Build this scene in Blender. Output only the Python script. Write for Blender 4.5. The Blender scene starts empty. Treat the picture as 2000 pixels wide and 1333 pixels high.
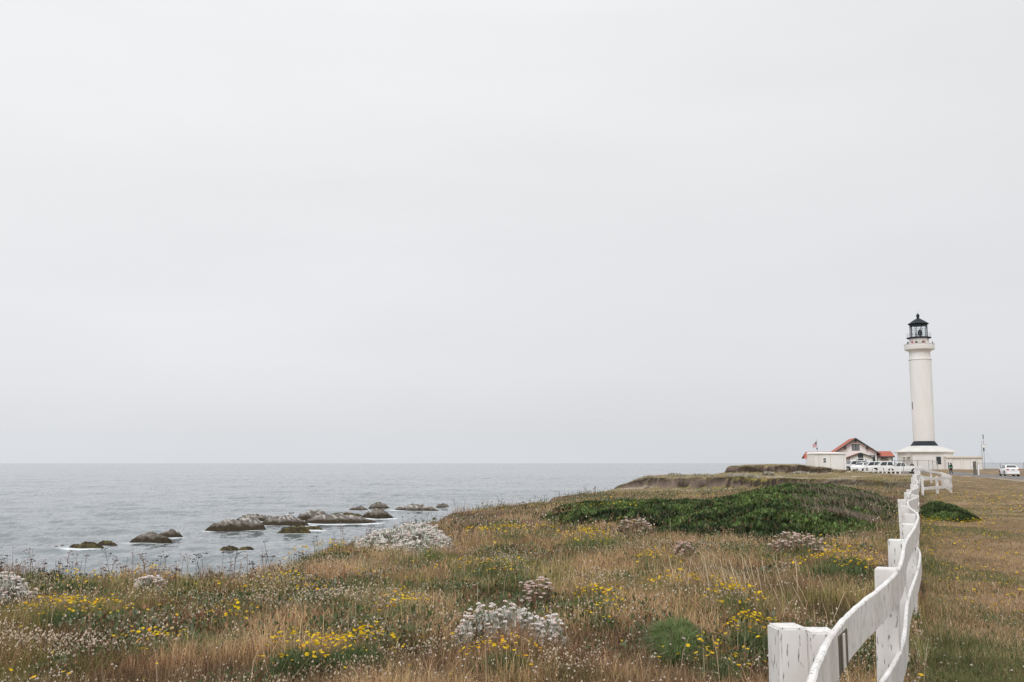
import bpy, bmesh, math, random
import numpy as np
from mathutils import Vector, Matrix
rng = np.random.default_rng(7); random.seed(7)
S = bpy.context.scene
COL = S.collection
# ------------------------------------------------------------------ camera
TH = math.radians(6.99); CT, ST = math.cos(TH), math.sin(TH); F = 1944.0; EYE = 1.75
cd = bpy.data.cameras.new('camera'); cam = bpy.data.objects.new('camera', cd); COL.objects.link(cam)
cd.lens = 35; cd.sensor_width = 36; cd.clip_start = .05; cd.clip_end = 200000
cam.location = (0, 0, EYE); cam.rotation_euler = (math.pi/2 + TH, 0, 0); S.camera = cam
# ------------------------------------------------------------------ sky
W = bpy.data.worlds.new('World'); S.world = W; W.use_nodes = True
nt = W.node_tree; nt.nodes.clear()
def nn(nt, t, **k):
    n = nt.nodes.new(t)
    for a, b in k.items(): setattr(n, a, b)
    return n
SUN_EL, SUN_AZ = 38, 203
sky = nn(nt, 'ShaderNodeTexSky', sky_type='NISHITA', sun_disc=False)
sky.sun_elevation = math.radians(SUN_EL); sky.sun_rotation = math.radians(SUN_AZ); sky.dust_density = 4
sc_ = nn(nt, 'ShaderNodeVectorMath', operation='SCALE'); sc_.inputs['Scale'].default_value = .10
nt.links.new(sky.outputs[0], sc_.inputs[0])
tc = nn(nt, 'ShaderNodeTexCoord'); sep = nn(nt, 'ShaderNodeSeparateXYZ'); nt.links.new(tc.outputs['Generated'], sep.inputs[0])
cr = nn(nt, 'ShaderNodeValToRGB'); nt.links.new(sep.outputs['Z'], cr.inputs[0])
E = cr.color_ramp.elements
E[0].position = 0; E[0].color = (.71, .74, .775, 1); E[1].position = 1; E[1].color = (1.45, 1.45, 1.45, 1)
for p, c in ((.03, (.735, .75, .78)), (.10, (.795, .80, .825)), (.25, (.848, .848, .862)), (.42, (.895, .897, .905)), (.6, (1.15, 1.15, 1.15))):
    e = E.new(p); e.color = (*c, 1)
mp = nn(nt, 'ShaderNodeMapping'); mp.inputs['Scale'].default_value = (1.2, 1.2, 5); nt.links.new(tc.outputs['Generated'], mp.inputs[0])
nz = nn(nt, 'ShaderNodeTexNoise'); nz.inputs['Scale'].default_value = 1.6; nz.inputs['Detail'].default_value = 5; nt.links.new(mp.outputs[0], nz.inputs[0])
mr = nn(nt, 'ShaderNodeMapRange'); mr.inputs[1].default_value = .3; mr.inputs[2].default_value = .7; mr.inputs[3].default_value = .965; mr.inputs[4].default_value = 1.03
nt.links.new(nz.outputs[0], mr.inputs[0])
az_ = nn(nt, 'ShaderNodeMath', operation='MULTIPLY_ADD'); az_.inputs[1].default_value = -.10; nt.links.new(sep.outputs['X'], az_.inputs[0]); nt.links.new(mr.outputs[0], az_.inputs[2])
s2 = nn(nt, 'ShaderNodeVectorMath', operation='SCALE'); nt.links.new(cr.outputs[0], s2.inputs[0]); nt.links.new(az_.outputs[0], s2.inputs['Scale'])
mx = nn(nt, 'ShaderNodeMix', data_type='RGBA'); mx.inputs[0].default_value = .95
nt.links.new(sc_.outputs[0], mx.inputs[6]); nt.links.new(s2.outputs[0], mx.inputs[7])
bg = nn(nt, 'ShaderNodeBackground'); nt.links.new(mx.outputs[2], bg.inputs[0]); bg.inputs[1].default_value = 1.0
ow = nn(nt, 'ShaderNodeOutputWorld'); nt.links.new(bg.outputs[0], ow.inputs[0])
# ------------------------------------------------------------------ sun
sl = bpy.data.lights.new('sun', 'SUN'); so = bpy.data.objects.new('sun', sl); COL.objects.link(so)
sl.energy = 1.15; sl.angle = math.radians(25); sl.color = (1, .985, .965)
az = math.radians(SUN_AZ); el = math.radians(SUN_EL)
so.rotation_euler = Vector((-math.sin(az)*math.cos(el), -math.cos(az)*math.cos(el), -math.sin(el))).to_track_quat('-Z', 'Y').to_euler()
S.view_settings.view_transform = 'Standard'; S.view_settings.look = 'None'; S.view_settings.exposure = 0; S.view_settings.gamma = 1
# ------------------------------------------------------------------ materials
def rgba(c): return (*c, 1)
def mat(name, col, rough=.7, col2=None, scale=3, stretch=(1, 1, 1), bump=0, bscale=30, metal=0, lo=.35, hi=.65, detail=6, spec=.3):
    m = bpy.data.materials.new(name); m.use_nodes = True; t = m.node_tree; b = t.nodes['Principled BSDF']
    b.inputs['Base Color'].default_value = rgba(col); b.inputs['Roughness'].default_value = rough; b.inputs['Metallic'].default_value = metal
    b.inputs['Specular IOR Level'].default_value = spec
    g = nn(t, 'ShaderNodeNewGeometry')
    if col2:
        p = nn(t, 'ShaderNodeMapping'); p.inputs['Scale'].default_value = stretch; t.links.new(g.outputs['Position'], p.inputs[0])
        n = nn(t, 'ShaderNodeTexNoise'); n.inputs['Scale'].default_value = scale; n.inputs['Detail'].default_value = detail; t.links.new(p.outputs[0], n.inputs[0])
        r = nn(t, 'ShaderNodeValToRGB'); r.color_ramp.elements[0].position = lo; r.color_ramp.elements[1].position = hi
        r.color_ramp.elements[0].color = rgba(col2); r.color_ramp.elements[1].color = rgba(col)
        t.links.new(n.outputs[0], r.inputs[0]); t.links.new(r.outputs[0], b.inputs['Base Color'])
    if bump:
        n = nn(t, 'ShaderNodeTexNoise'); n.inputs['Scale'].default_value = bscale; n.inputs['Detail'].default_value = 4; t.links.new(g.outputs['Position'], n.inputs[0])
        bp = nn(t, 'ShaderNodeBump'); bp.inputs['Strength'].default_value = bump; bp.inputs['Distance'].default_value = .05
        t.links.new(n.outputs[0], bp.inputs['Height']); t.links.new(bp.outputs[0], b.inputs['Normal'])
    return m
def mat_attr(name, rough=.8, trans=0.0, nscale=0, amt=.4, bump=0, spec=.2):
    m = bpy.data.materials.new(name); m.use_nodes = True; t = m.node_tree; b = t.nodes['Principled BSDF']
    b.inputs['Roughness'].default_value = rough; b.inputs['Specular IOR Level'].default_value = spec
    a = nn(t, 'ShaderNodeAttribute', attribute_name='Col'); src = a.outputs[0]
    if nscale:
        g = nn(t, 'ShaderNodeNewGeometry')
        n = nn(t, 'ShaderNodeTexNoise'); n.inputs['Scale'].default_value = nscale; n.inputs['Detail'].default_value = 8; n.inputs['Roughness'].default_value = .7; t.links.new(g.outputs['Position'], n.inputs[0])
        r = nn(t, 'ShaderNodeMapRange'); r.inputs[1].default_value = .3; r.inputs[2].default_value = .7; r.inputs[3].default_value = 1-amt; r.inputs[4].default_value = 1+amt; t.links.new(n.outputs[0], r.inputs[0])
        v = nn(t, 'ShaderNodeVectorMath', operation='SCALE'); t.links.new(src, v.inputs[0]); t.links.new(r.outputs[0], v.inputs['Scale']); src = v.outputs[0]
        if bump:
            bp = nn(t, 'ShaderNodeBump'); bp.inputs['Strength'].default_value = bump; bp.inputs['Distance'].default_value = .15
            t.links.new(n.outputs[0], bp.inputs['Height']); t.links.new(bp.outputs[0], b.inputs['Normal'])
    t.links.new(src, b.inputs['Base Color'])
    if trans:
        tr = nn(t, 'ShaderNodeBsdfTranslucent'); t.links.new(src, tr.inputs[0]); ms = nn(t, 'ShaderNodeMixShader'); ms.inputs[0].default_value = trans
        t.links.new(b.outputs[0], ms.inputs[1]); t.links.new(tr.outputs[0], ms.inputs[2]); t.links.new(ms.outputs[0], t.nodes['Material Output'].inputs[0])
    return m
def glass_mat(name, col=(.02, .03, .035), rough=.06):
    return mat(name, col, rough, spec=.8)
# ------------------------------------------------------------------ noise and terrain
def sm(t): t = np.clip(t, 0, 1); return t*t*(3-2*t)
def hsh(ix, iy, s):
    v = np.sin(ix*127.1 + iy*311.7 + s*74.7)*43758.5453
    return v - np.floor(v)
def vn(x, y, s=0):
    ix, iy = np.floor(x), np.floor(y); fx, fy = x-ix, y-iy; fx = fx*fx*(3-2*fx); fy = fy*fy*(3-2*fy)
    a = hsh(ix, iy, s); b = hsh(ix+1, iy, s); c = hsh(ix, iy+1, s); d = hsh(ix+1, iy+1, s)
    return (a*(1-fx)+b*fx)*(1-fy) + (c*(1-fx)+d*fx)*fy
def fbm(x, y, s=0, o=4):
    r = 0; a = .5; t = 0
    for i in range(o): r = r + a*vn(x*2**i, y*2**i, s+i*3.1); t += a; a *= .5
    return r/t
def plan(px, D, z=0.): # bearing given as photo column, distance D ahead
    return (px-1000)/F*(D*CT+(z-EYE)*ST)
def tow(px, D):
    return plan(px, D), D
COAST = [(-60, -300), (-45, -20), (-34, 12), tow(-500, 18), tow(0, 18.2), tow(250, 17.8), tow(400, 17.5), tow(480, 17.2), tow(545, 19), tow(620, 21.9), tow(700, 25.5), tow(800, 32.2),
         tow(872, 36.5), tow(886, 41), tow(1000, 52), tow(1100, 62), tow(1165, 78), tow(1203, 90), tow(1226, 97), tow(1262, 108), tow(1320, 122), tow(1410, 134), tow(1424, 143), tow(1436, 152),
         tow(1470, 172), tow(1560, 230), tow(1600, 270), tow(1720, 285), tow(1850, 292), tow(2100, 285), tow(2500, 280), (420, 100), (420, -300)]
CO = np.array(COAST)
def sdist(x, y):
    d = np.full(x.shape, 1e9); ins = np.zeros(x.shape, bool)
    for i in range(len(CO)):
        ax, ay = CO[i]; bx, by = CO[(i+1) % len(CO)]; ex, ey = bx-ax, by-ay
        t = np.clip(((x-ax)*ex+(y-ay)*ey)/(ex*ex+ey*ey), 0, 1)
        d = np.minimum(d, np.hypot(x-ax-t*ex, y-ay-t*ey))
        c = ((ay > y) != (by > y)) & (x < (bx-ax)*(y-ay)/((by-ay) if by != ay else 1e-9)+ax); ins ^= c
    return np.where(ins, d, -d)
TP = np.array([1300, 1430, 1500, 1560, 1600, 1650, 1700, 1730, 1765, 1800, 1850, 2000])
TD = np.array([137, 141, 147, 155, 165, 185, 230, 300])
TZ = np.array([[.95, 1.2, 1.25, 1.25, 1.15, .76, .46, .24, .16, .05, 0, 0],
               [.95, 1.25, 1.3, 1.3, 1.15, .74, .40, .18, .12, .05, 0, 0],
               [.9, 1.35, 1.4, 1.4, 1.1, .6, .28, .2, .2, .1, 0, 0],
               [.9, 1.4, 1.45, 1.45, 1.0, .55, .28, .22, .2, .1, .05, 0],
               [.8, 1.4, 1.5, 1.5, .8, .5, .2, .1, .1, .2, .4, .3],
               [.6, 1.3, 1.5, 1.5, .7, .5, .3, .2, .2, .3, .5, .4],
               [.4, 1.0, 1.3, 1.3, .6, .5, .4, .3, .3, .3, .4, .3],
               [.3, .3, .3, .3, .3, .3, .3, .3, .3, .3, .2, .1]])
def bil(px, D):
    i = np.clip(np.searchsorted(TP, px)-1, 0, len(TP)-2); j = np.clip(np.searchsorted(TD, D)-1, 0, len(TD)-2)
    u = np.clip((px-TP[i])/(TP[i+1]-TP[i]), 0, 1); v = np.clip((D-TD[j])/(TD[j+1]-TD[j]), 0, 1)
    return (TZ[j, i]*(1-u)+TZ[j, i+1]*u)*(1-v) + (TZ[j+1, i]*(1-u)+TZ[j+1, i+1]*u)*v
def bearing(x, y): return 1000 + F*x/(np.maximum(y, .5)*CT)
FY = np.array([-30, 2.0, 3.2, 4.3, 6.6, 9, 11.4, 13.8, 16.2, 18.6, 21, 23.4, 60, 95, 300])
def fence_x(y): return np.interp(y, [-30, 2, 4.3, 6.6, 9, 14, 20, 60, 95], [-9, .5, 1.35, 2.5, 3.55, 5.6, 7.9, 24.6, 39.2])
def land(x, y, sd=None, detail=True):
    x = np.asarray(x, float); y = np.asarray(y, float)
    if sd is None: sd = sdist(x, y)
    px = bearing(x, y); right = sm((x-fence_x(y))/1.5+.5)*(y < 110)
    z = (fbm(x/5, y/5, 1)-.5)*.28*(1-right*.6) + (fbm(x/1.1, y/1.1, 9)-.5)*.14*(1-right*.75)
    z = z*sm((y-2)/4+.3)
    nf = np.exp(-np.abs(x-fence_x(y))/1.2)*(y < 60); z = z*(1-nf*.9)
    z = z - .28*(1-sm(sd/9))*(y < 60)
    z = z - .55*sm((y-42)/42)*(1-sm((px-1250)/420))
    wob = (fbm(x/4, y/4, 5)-.5)*5 + (fbm(x/.9, y/.9, 6)-.5)*1.8
    yb = np.interp(px, [1195, 1300, 1430, 1560, 1700, 1790], [91, 90, 86, 80, 73, 66]) + wob
    T1 = .34 + (fbm(x/5, y/5, 12)-.5)*.5 + .12*np.exp(-np.maximum(y-yb, 0)/2.5) - .75*(1-sm((px-1195)/75))
    k = (.62*sm((y-yb)/.5)+.38*sm((y-yb+.9)/1.6))*(1-sm((px-1790)/50)); k2 = k
    z = z*(1-k) + T1*k
    yb2 = np.interp(px, [1400, 1430, 1500, 1600, 1700, 1760], [142, 142, 141, 138, 134, 130]) + wob*.8
    T2 = bil(px, np.maximum(y, 137)) + (fbm(x/6, y/6, 15)-.5)*.45*sm((1600-px)/80+.5) + (fbm(x/2, y/2, 16)-.5)*.12
    k = sm((y-yb2)/1.2)
    k = k*(1-sm((px-1775)/40)*(y < 150))
    z = z*(1-k) + T2*k
    out = sm(-sd/4.5)
    z = z*(1-out) + (-18)*out
    return z
def H(x, y): return float(land(np.array([x]), np.array([y]))[0])
def gpt(px, py, zo=0.):
    a = math.atan((py-666.5)/F)-TH; z = zo
    for _ in range(10):
        D = (EYE-z)/math.tan(a); x = plan(px, D, z); z = .5*z+.5*(H(x, D)+zo)
    return x, D, z-zo
def zat(py, D): return EYE + D*math.tan(TH-math.atan((py-666.5)/F))
# ------------------------------------------------------------------ helpers
def tag(o, label=None, cat=None, group=None, kind=None):
    if label: o['label'] = label
    if cat: o['category'] = cat
    if group: o['group'] = group
    if kind: o['kind'] = kind
    return o
def empty(name, loc, rz=0, label=None, cat=None, group=None):
    o = bpy.data.objects.new(name, None); COL.objects.link(o); o.location = loc; o.rotation_euler = (0, 0, rz); o.empty_display_size = .3
    return tag(o, label, cat, group)
def link(name, me, m, parent=None):
    me.name = name
    if m is not None and not me.materials: me.materials.append(m)
    o = bpy.data.objects.new(name, me); COL.objects.link(o)
    if parent is not None: o.parent = parent
    return o
def npmesh(name, V, T, C=None, m=None, parent=None, smooth=False):
    V = np.asarray(V, np.float32); T = np.asarray(T, np.int32); me = bpy.data.meshes.new(name); k = T.shape[1]
    me.vertices.add(len(V)); me.vertices.foreach_set('co', V.ravel())
    me.loops.add(T.size); me.loops.foreach_set('vertex_index', T.ravel())
    me.polygons.add(len(T)); me.polygons.foreach_set('loop_start', np.arange(0, T.size, k, dtype=np.int32))
    if smooth: me.polygons.foreach_set('use_smooth', np.ones(len(T), bool))
    me.update(calc_edges=True)
    if C is not None:
        a = me.color_attributes.new('Col', 'FLOAT_COLOR', 'POINT'); c4 = np.ones((len(V), 4), np.float32); c4[:, :3] = C; a.data.foreach_set('color', c4.ravel())
    return link(name, me, m, parent)
class Soup:
    def __init__(s): s.V, s.T, s.C, s.n = [], [], [], 0
    def add(s, V, T, C):
        V = np.asarray(V); C = np.asarray(C, float)
        if C.ndim == 1: C = np.tile(C, (len(V), 1))
        s.V.append(V); s.T.append(np.asarray(T)+s.n); s.C.append(C); s.n += len(V)
    def stamp(s, tv, tt, pos, scale, rz, cols, tilt=None, tcol=None):
        """copies of a small template: pos (N,3), scale (N,) or (N,3), rz (N,), cols (N,3)"""
        N = len(pos)
        if N == 0: return
        tv = np.asarray(tv, float); tt = np.asarray(tt); k = len(tv)
        scale = np.asarray(scale, float); scale = np.repeat(scale[:, None], 3, 1) if scale.ndim == 1 else scale
        P = tv[None]*scale[:, None, :]
        if tilt is not None:
            ct, st = np.cos(tilt)[:, None], np.sin(tilt)[:, None]; y = P[..., 1]*ct-P[..., 2]*st; z = P[..., 1]*st+P[..., 2]*ct; P = np.stack([P[..., 0], y, z], -1)
        c, q = np.cos(rz)[:, None], np.sin(rz)[:, None]
        P = np.stack([P[..., 0]*c-P[..., 1]*q, P[..., 0]*q+P[..., 1]*c, P[..., 2]], -1) + pos[:, None, :]
        C = np.repeat(np.asarray(cols)[:, None, :], k, 1)
        if tcol is not None: C = C*np.asarray(tcol)[None]
        T = (tt[None]+(np.arange(N)*k)[:, None, None]).reshape(-1, 3)
        s.add(P.reshape(-1, 3), T, C.reshape(-1, 3))
    def blades(s, pos, h, w, az_, lean, cols, fine=True):
        N = len(pos)
        if N == 0: return
        d = np.stack([np.cos(az_), np.sin(az_), np.zeros(N)], 1); p = np.stack([-np.sin(az_), np.cos(az_), np.zeros(N)], 1)
        # blade width lies across a random direction
        up = np.array([0, 0, 1.])
        if fine:
            m_ = pos + up*(h*.55)[:, None] + d*(lean*h*.3)[:, None]; t_ = pos + up*(h*np.sqrt(np.clip(1-lean**2*.5, .15, 1)))[:, None] + d*(lean*h)[:, None]
            V = np.stack([pos-p*(w/2)[:, None], pos+p*(w/2)[:, None], m_-p*(w*.4)[:, None], m_+p*(w*.4)[:, None], t_], 1)
            T = np.array([[0, 1, 3], [0, 3, 2], [2, 3, 4]]); k = 5
        else:
            t_ = pos + up*(h*np.sqrt(np.clip(1-lean**2*.5, .15, 1)))[:, None] + d*(lean*h)[:, None]
            V = np.stack([pos-p*(w/2)[:, None], pos+p*(w/2)[:, None], t_], 1); T = np.array([[0, 1, 2]]); k = 3
        T = (T[None]+(np.arange(N)*k)[:, None, None]).reshape(-1, 3)
        s.add(V.reshape(-1, 3), T, np.repeat(cols, k, 0))
    def build(s, name, m, parent=None, off=(0, 0, 0)):
        V = np.concatenate(s.V)-np.asarray(off); return npmesh(name, V, np.concatenate(s.T), np.concatenate(s.C), m, parent)
class MB:
    """plain polygons collected into one mesh"""
    def __init__(s): s.v, s.f = [], []
    def add(s, v, f):
        n = len(s.v); s.v += [tuple(p) for p in v]; s.f += [tuple(i+n for i in q) for q in f]; return s
    def box(s, x0, x1, y0, y1, z0, z1):
        return s.add([(x0, y0, z0), (x1, y0, z0), (x1, y1, z0), (x0, y1, z0), (x0, y0, z1), (x1, y0, z1), (x1, y1, z1), (x0, y1, z1)],
                     [(3, 2, 1, 0), (4, 5, 6, 7), (0, 1, 5, 4), (1, 2, 6, 5), (2, 3, 7, 6), (3, 0, 4, 7)])
    def hexa(s, p): # 8 points: bottom loop, top loop
        return s.add(p, [(3, 2, 1, 0), (4, 5, 6, 7), (0, 1, 5, 4), (1, 2, 6, 5), (2, 3, 7, 6), (3, 0, 4, 7)])
    def tube(s, a, b, r, r2=None, n=8):
        a = Vector(a); b = Vector(b); d = (b-a).normalized(); r2 = r if r2 is None else r2
        u = d.orthogonal().normalized(); w = d.cross(u); v = []
        for p, q in ((a, r), (b, r2)):
            v += [p + (u*math.cos(2*math.pi*i/n)+w*math.sin(2*math.pi*i/n))*q for i in range(n)]
        return s.add(v, [(i, (i+1) % n, n+(i+1) % n, n+i) for i in range(n)] + [tuple(range(n))[::-1], tuple(range(n, 2*n))])
    def path(s, pts, r, n=6):
        for a, b in zip(pts, pts[1:]): s.tube(a, b, r, n=n)
        return s
    def lathe(s, prof, n=48, c=(0, 0, 0), axis='z', a0=0):
        v = []
        for r, h in prof:
            for i in range(n):
                a = 2*math.pi*i/n+a0; p = (r*math.cos(a), r*math.sin(a), h)
                if axis == 'y': p = (p[0], h, p[1])
                v.append((p[0]+c[0], p[1]+c[1], p[2]+c[2]))
        f = [(k*n+i, k*n+(i+1) % n, (k+1)*n+(i+1) % n, (k+1)*n+i) for k in range(len(prof)-1) for i in range(n)]
        f += [tuple(range(n))[::-1], tuple(range((len(prof)-1)*n, len(prof)*n))]
        return s.add(v, f)
    def prism(s, poly, y0, y1): # polygon in xz, extruded along y
        n = len(poly); v = [(x, y0, z) for x, z in poly]+[(x, y1, z) for x, z in poly]
        return s.add(v, [tuple(range(n)), tuple(range(n, 2*n))[::-1]]+[((i+1) % n, i, n+i, n+(i+1) % n) for i in range(n)])
    def build(s, name, m, parent=None, off=(0, 0, 0), bevel=0, smooth=False, seg=1):
        me = bpy.data.meshes.new(name); bm = bmesh.new()
        vs = [bm.verts.new((p[0]-off[0], p[1]-off[1], p[2]-off[2])) for p in s.v]
        for q in s.f:
            try: bm.faces.new([vs[i] for i in q])
            except ValueError: pass
        bmesh.ops.recalc_face_normals(bm, faces=bm.faces)
        if bevel: bmesh.ops.bevel(bm, geom=[e for e in bm.edges if len(e.link_faces) == 2 and e.calc_face_angle(0) > .5], offset=bevel, segments=seg, affect='EDGES', clamp_overlap=True)
        if smooth:
            for f in bm.faces: f.smooth = True
        bm.to_mesh(me); bm.free()
        if smooth:
            try: me.set_sharp_from_angle(angle=.6)
            except Exception: pass
        return link(name, me, m, parent)
def copy_tree(o, parent=None):
    c = o.copy(); COL.objects.link(c)
    if parent is not None: c.parent = parent
    for ch in list(o.children): copy_tree(ch, c)
    return c
# ------------------------------------------------------------------ shared colours of the plants
TAN = np.array([.53, .365, .205]); PALE = np.array([.74, .60, .44]); BRN = np.array([.21, .125, .07]); OLV = np.array([.20, .19, .065]); GRN = np.array([.09, .135, .04])
RUST = np.array([.34, .19, .12]); GOLD = np.array([.42, .30, .10])
def is_lawn(x, y): return (x > fence_x(y)+.1) & (y < 112) | ((bearing(x, y) > 1800) & (y >= 112))
def greenness(x, y): return np.clip(.75*sm((fbm(x/1.2, y/2.2, 31, 5)-.5)*5-.02)+.5*np.exp(-np.abs(x-fence_x(y)-.25)/.35)*(y < 60), 0, 1)
def shrub_mask(x, y): return np.zeros_like(x)
# ------------------------------------------------------------------ ground
def build_ground():
    ths = np.unique(np.concatenate([np.arange(-180, -34, 3.), np.arange(-34, 36, .12), np.arange(36, 180.1, 3.)]))
    rs = np.concatenate([[0.6], np.geomspace(1.2, 40, 170), np.arange(40.35, 200, .42), np.geomspace(201, 420, 60)])
    R, A = np.meshgrid(rs, np.radians(ths), indexing='ij'); x = R*np.sin(A); y = R*np.cos(A)
    sd = sdist(x, y); z = land(x, y, sd)
    gz = np.gradient(z, axis=0)/np.gradient(R, axis=0); ga = np.gradient(z, axis=1)/(np.gradient(A, axis=1)*R)
    slope = np.hypot(gz, ga)
    n1 = fbm(x/3, y/3, 21); n2 = fbm(x/.7, y/.7, 22); n3 = fbm(x/9, y/9, 23); lawn = is_lawn(x, y)
    C = np.zeros(x.shape+(3,))
    def mixc(C, c, k): return C*(1-k[..., None]) + np.asarray(c)*k[..., None]
    C[:] = (.085, .058, .035)
    C = mixc(C, (.19, .13, .08), sm((n1-.45)*6)); C = mixc(C, (.08, .095, .035), sm((n2*.5+n3*.5-.5)*8)*.7)
    L = np.zeros_like(C); L[:] = (.22, .15, .085); L = mixc(L, (.38, .27, .17), sm((n2-.5)*6)); L = mixc(L, (.15, .15, .06), greenness(x, y)*.6); L = mixc(L, (.17, .11, .07), sm((.42-n1)*8)*.6)
    C = np.where(lawn[..., None], L, C)
    far = sm((y-60)/30)*(~lawn)
    FC = np.zeros_like(C); FC[:] = (.26, .20, .11); FC = mixc(FC, (.17, .15, .06), sm((fbm(x/5, y/2.2, 41)-.5)*8)); FC = mixc(FC, (.42, .36, .29), sm((fbm(x/4, y/1.5, 44)-.58)*9)); FC = mixc(FC, (.32, .27, .06), sm((fbm(x/6, y/2, 45)-.62)*9)*.8)
    C = C*(1-far[..., None])+FC*far[..., None]
    shaded_soil = sm((slope-.28)*4); sc2 = np.zeros_like(C); sc2[:] = (.045, .033, .025); sc2 = mixc(sc2, (.19, .145, .115), sm((fbm(x/1.5, z*2+y/3, 51)-.45)*6))  # steep bank soil, darkened in colour to stand in for the undercut's shade
    C = C*(1-shaded_soil[..., None])+sc2*shaded_soil[..., None]
    # trampled parking ground by the cars
    px = bearing(x, y); pk = sm((px-1640)/20)*sm((1830-px)/20)*sm((y-145)/4)*sm((200-y)/10); C = mixc(C, (.20, .18, .16), pk)
    n, m_ = x.shape; idx = np.arange(n*m_).reshape(n, m_)
    T = np.stack([idx[:-1, :-1], idx[:-1, 1:], idx[1:, 1:], idx[1:, :-1]], -1).reshape(-1, 4)
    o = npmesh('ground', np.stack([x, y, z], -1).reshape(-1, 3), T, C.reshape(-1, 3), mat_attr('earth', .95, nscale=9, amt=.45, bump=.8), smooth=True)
    tag(o, kind='structure')
build_ground()
# ------------------------------------------------------------------ road
ROADM = mat('asphalt', (.20, .195, .19), .9, (.15, .145, .14), scale=1.5, bump=.3, bscale=60)
def build_road():
    near = [(1852, 150), (1880, 138), (1925, 122), (1970, 110), (2050, 92), (2200, 74), (2500, 56)]; farr = [(1852, 166), (1900, 158), (1950, 142), (2000, 132), (2100, 112), (2300, 90), (2600, 70)]
    N = 80; t = np.linspace(0, 1, N)
    def line(L):
        P = np.array([tow(a, b) for a, b in L]); u = np.linspace(0, 1, len(P)); return np.stack([np.interp(t, u, P[:, 0]), np.interp(t, u, P[:, 1])], 1)
    a, b = line(near), line(farr); K = 14; V = []
    for k in range(K):
        q = a*(1-k/(K-1))+b*k/(K-1); z = land(q[:, 0], q[:, 1])+.035; V.append(np.column_stack([q, z]))
    V = np.array(V); idx = np.arange(K*N).reshape(K, N); T = np.stack([idx[:-1, :-1], idx[:-1, 1:], idx[1:, 1:], idx[1:, :-1]], -1).reshape(-1, 4)
    tag(npmesh('road', V.reshape(-1, 3), T, None, ROADM, smooth=True), kind='structure')
    # bare earth verge on the near side
    w = a-(b-a)*.32; V = []
    for k in range(5):
        q = w*(1-k/4)+(a*.98+b*.02)*k/4; V.append(np.column_stack([q, land(q[:, 0], q[:, 1])+.028]))
    V = np.array(V); idx = np.arange(5*N).reshape(5, N); T = np.stack([idx[:-1, :-1], idx[:-1, 1:], idx[1:, 1:], idx[1:, :-1]], -1).reshape(-1, 4)
    tag(npmesh('road_verge', V.reshape(-1, 3), T, None, mat('gravel', (.36, .29, .22), .95, (.22, .17, .12), scale=2, bump=.4), smooth=True), kind='structure')
    return a, b
ra, rb = build_road()
def on_road(x, y):
    px = bearing(x, y); pa = bearing(ra[:, 0], ra[:, 1]); pb = bearing(rb[:, 0], rb[:, 1])
    yn = np.interp(px, pa, ra[:, 1]-(rb[:, 1]-ra[:, 1])*.3); yf = np.interp(px, pb, rb[:, 1]); return (px > 1850) & (y > yn) & (y < yf)
# ------------------------------------------------------------------ sea and rocks
SEA = -15.0
def sea_D(py): return (EYE-SEA)/math.tan(math.atan((py-666.5)/F)-TH)
# px0, px1, ytop, ybottom, style (0 dark weed, 1 grey with guano, 2 plain grey)
ROCKS = [(409, 516, 1008, 1036, 1), (458, 546, 1004, 1018, 1), (507, 606, 1006, 1026, 1), (559, 578, 1001, 1007, 0), (583, 648, 995, 1016, 1), (590, 735, 1003, 1023, 1),
         (680, 721, 987, 999, 2), (715, 762, 980, 996, 2), (708, 767, 992, 1012, 2), (766, 857, 984, 1001, 1), (850, 879, 982, 995, 2), (544, 606, 1027, 1043, 0), (590, 630, 1027, 1036, 0),
         (431, 470, 1066, 1076, 0), (463, 497, 1068, 1076, 0), (257, 337, 1038, 1058, 2), (309, 358, 1033, 1049, 2), (131, 205, 1058, 1073, 0), (190, 231, 1056, 1066, 0), (104, 114, 1067, 1071, 0), (118, 126, 1065, 1069, 0), (636, 712, 1001, 1012, 0)]
ROCKL = ['large grey sea rock streaked white, leftmost of the big cluster', 'low grey streaked rock behind the leftmost big sea rock', 'long pale humped sea rock with dark weed skirt mid cluster', 'tiny dark rock poking up behind the long pale rock',
         'white splashed peak rock at the top of the cluster', 'long low ridge rock running right from the cluster', 'small dark grey rock left of the tall grey boulder', 'tall grey boulder rock farthest back among the sea rocks',
         'round brown grey rock below the tall grey boulder', 'flat long rock with a knob, near the headland edge', 'small rounded rock closest to the headland edge', 'low dark weedy reef in front of the big cluster', 'thin flat weedy tail right of the low dark reef',
         'small dark weedy rock alone nearest the meadow edge', 'smaller flat weedy rock touching the lone one on its right', 'dark domed sea rock with grey crown, front of the left pair', 'rounded sea rock behind right in the left pair',
         'long flat weedy reef farthest left in the surf', 'humped right end of the leftmost weedy reef', 'tiny rock awash at far left of the reef', 'tiny rock awash between speck and weedy reef', 'dark low rock lying behind the long ridge rock']
rock_m = mat_attr('sea_rock', .85, nscale=1.3, amt=.55, bump=1.0)
RC = []
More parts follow.
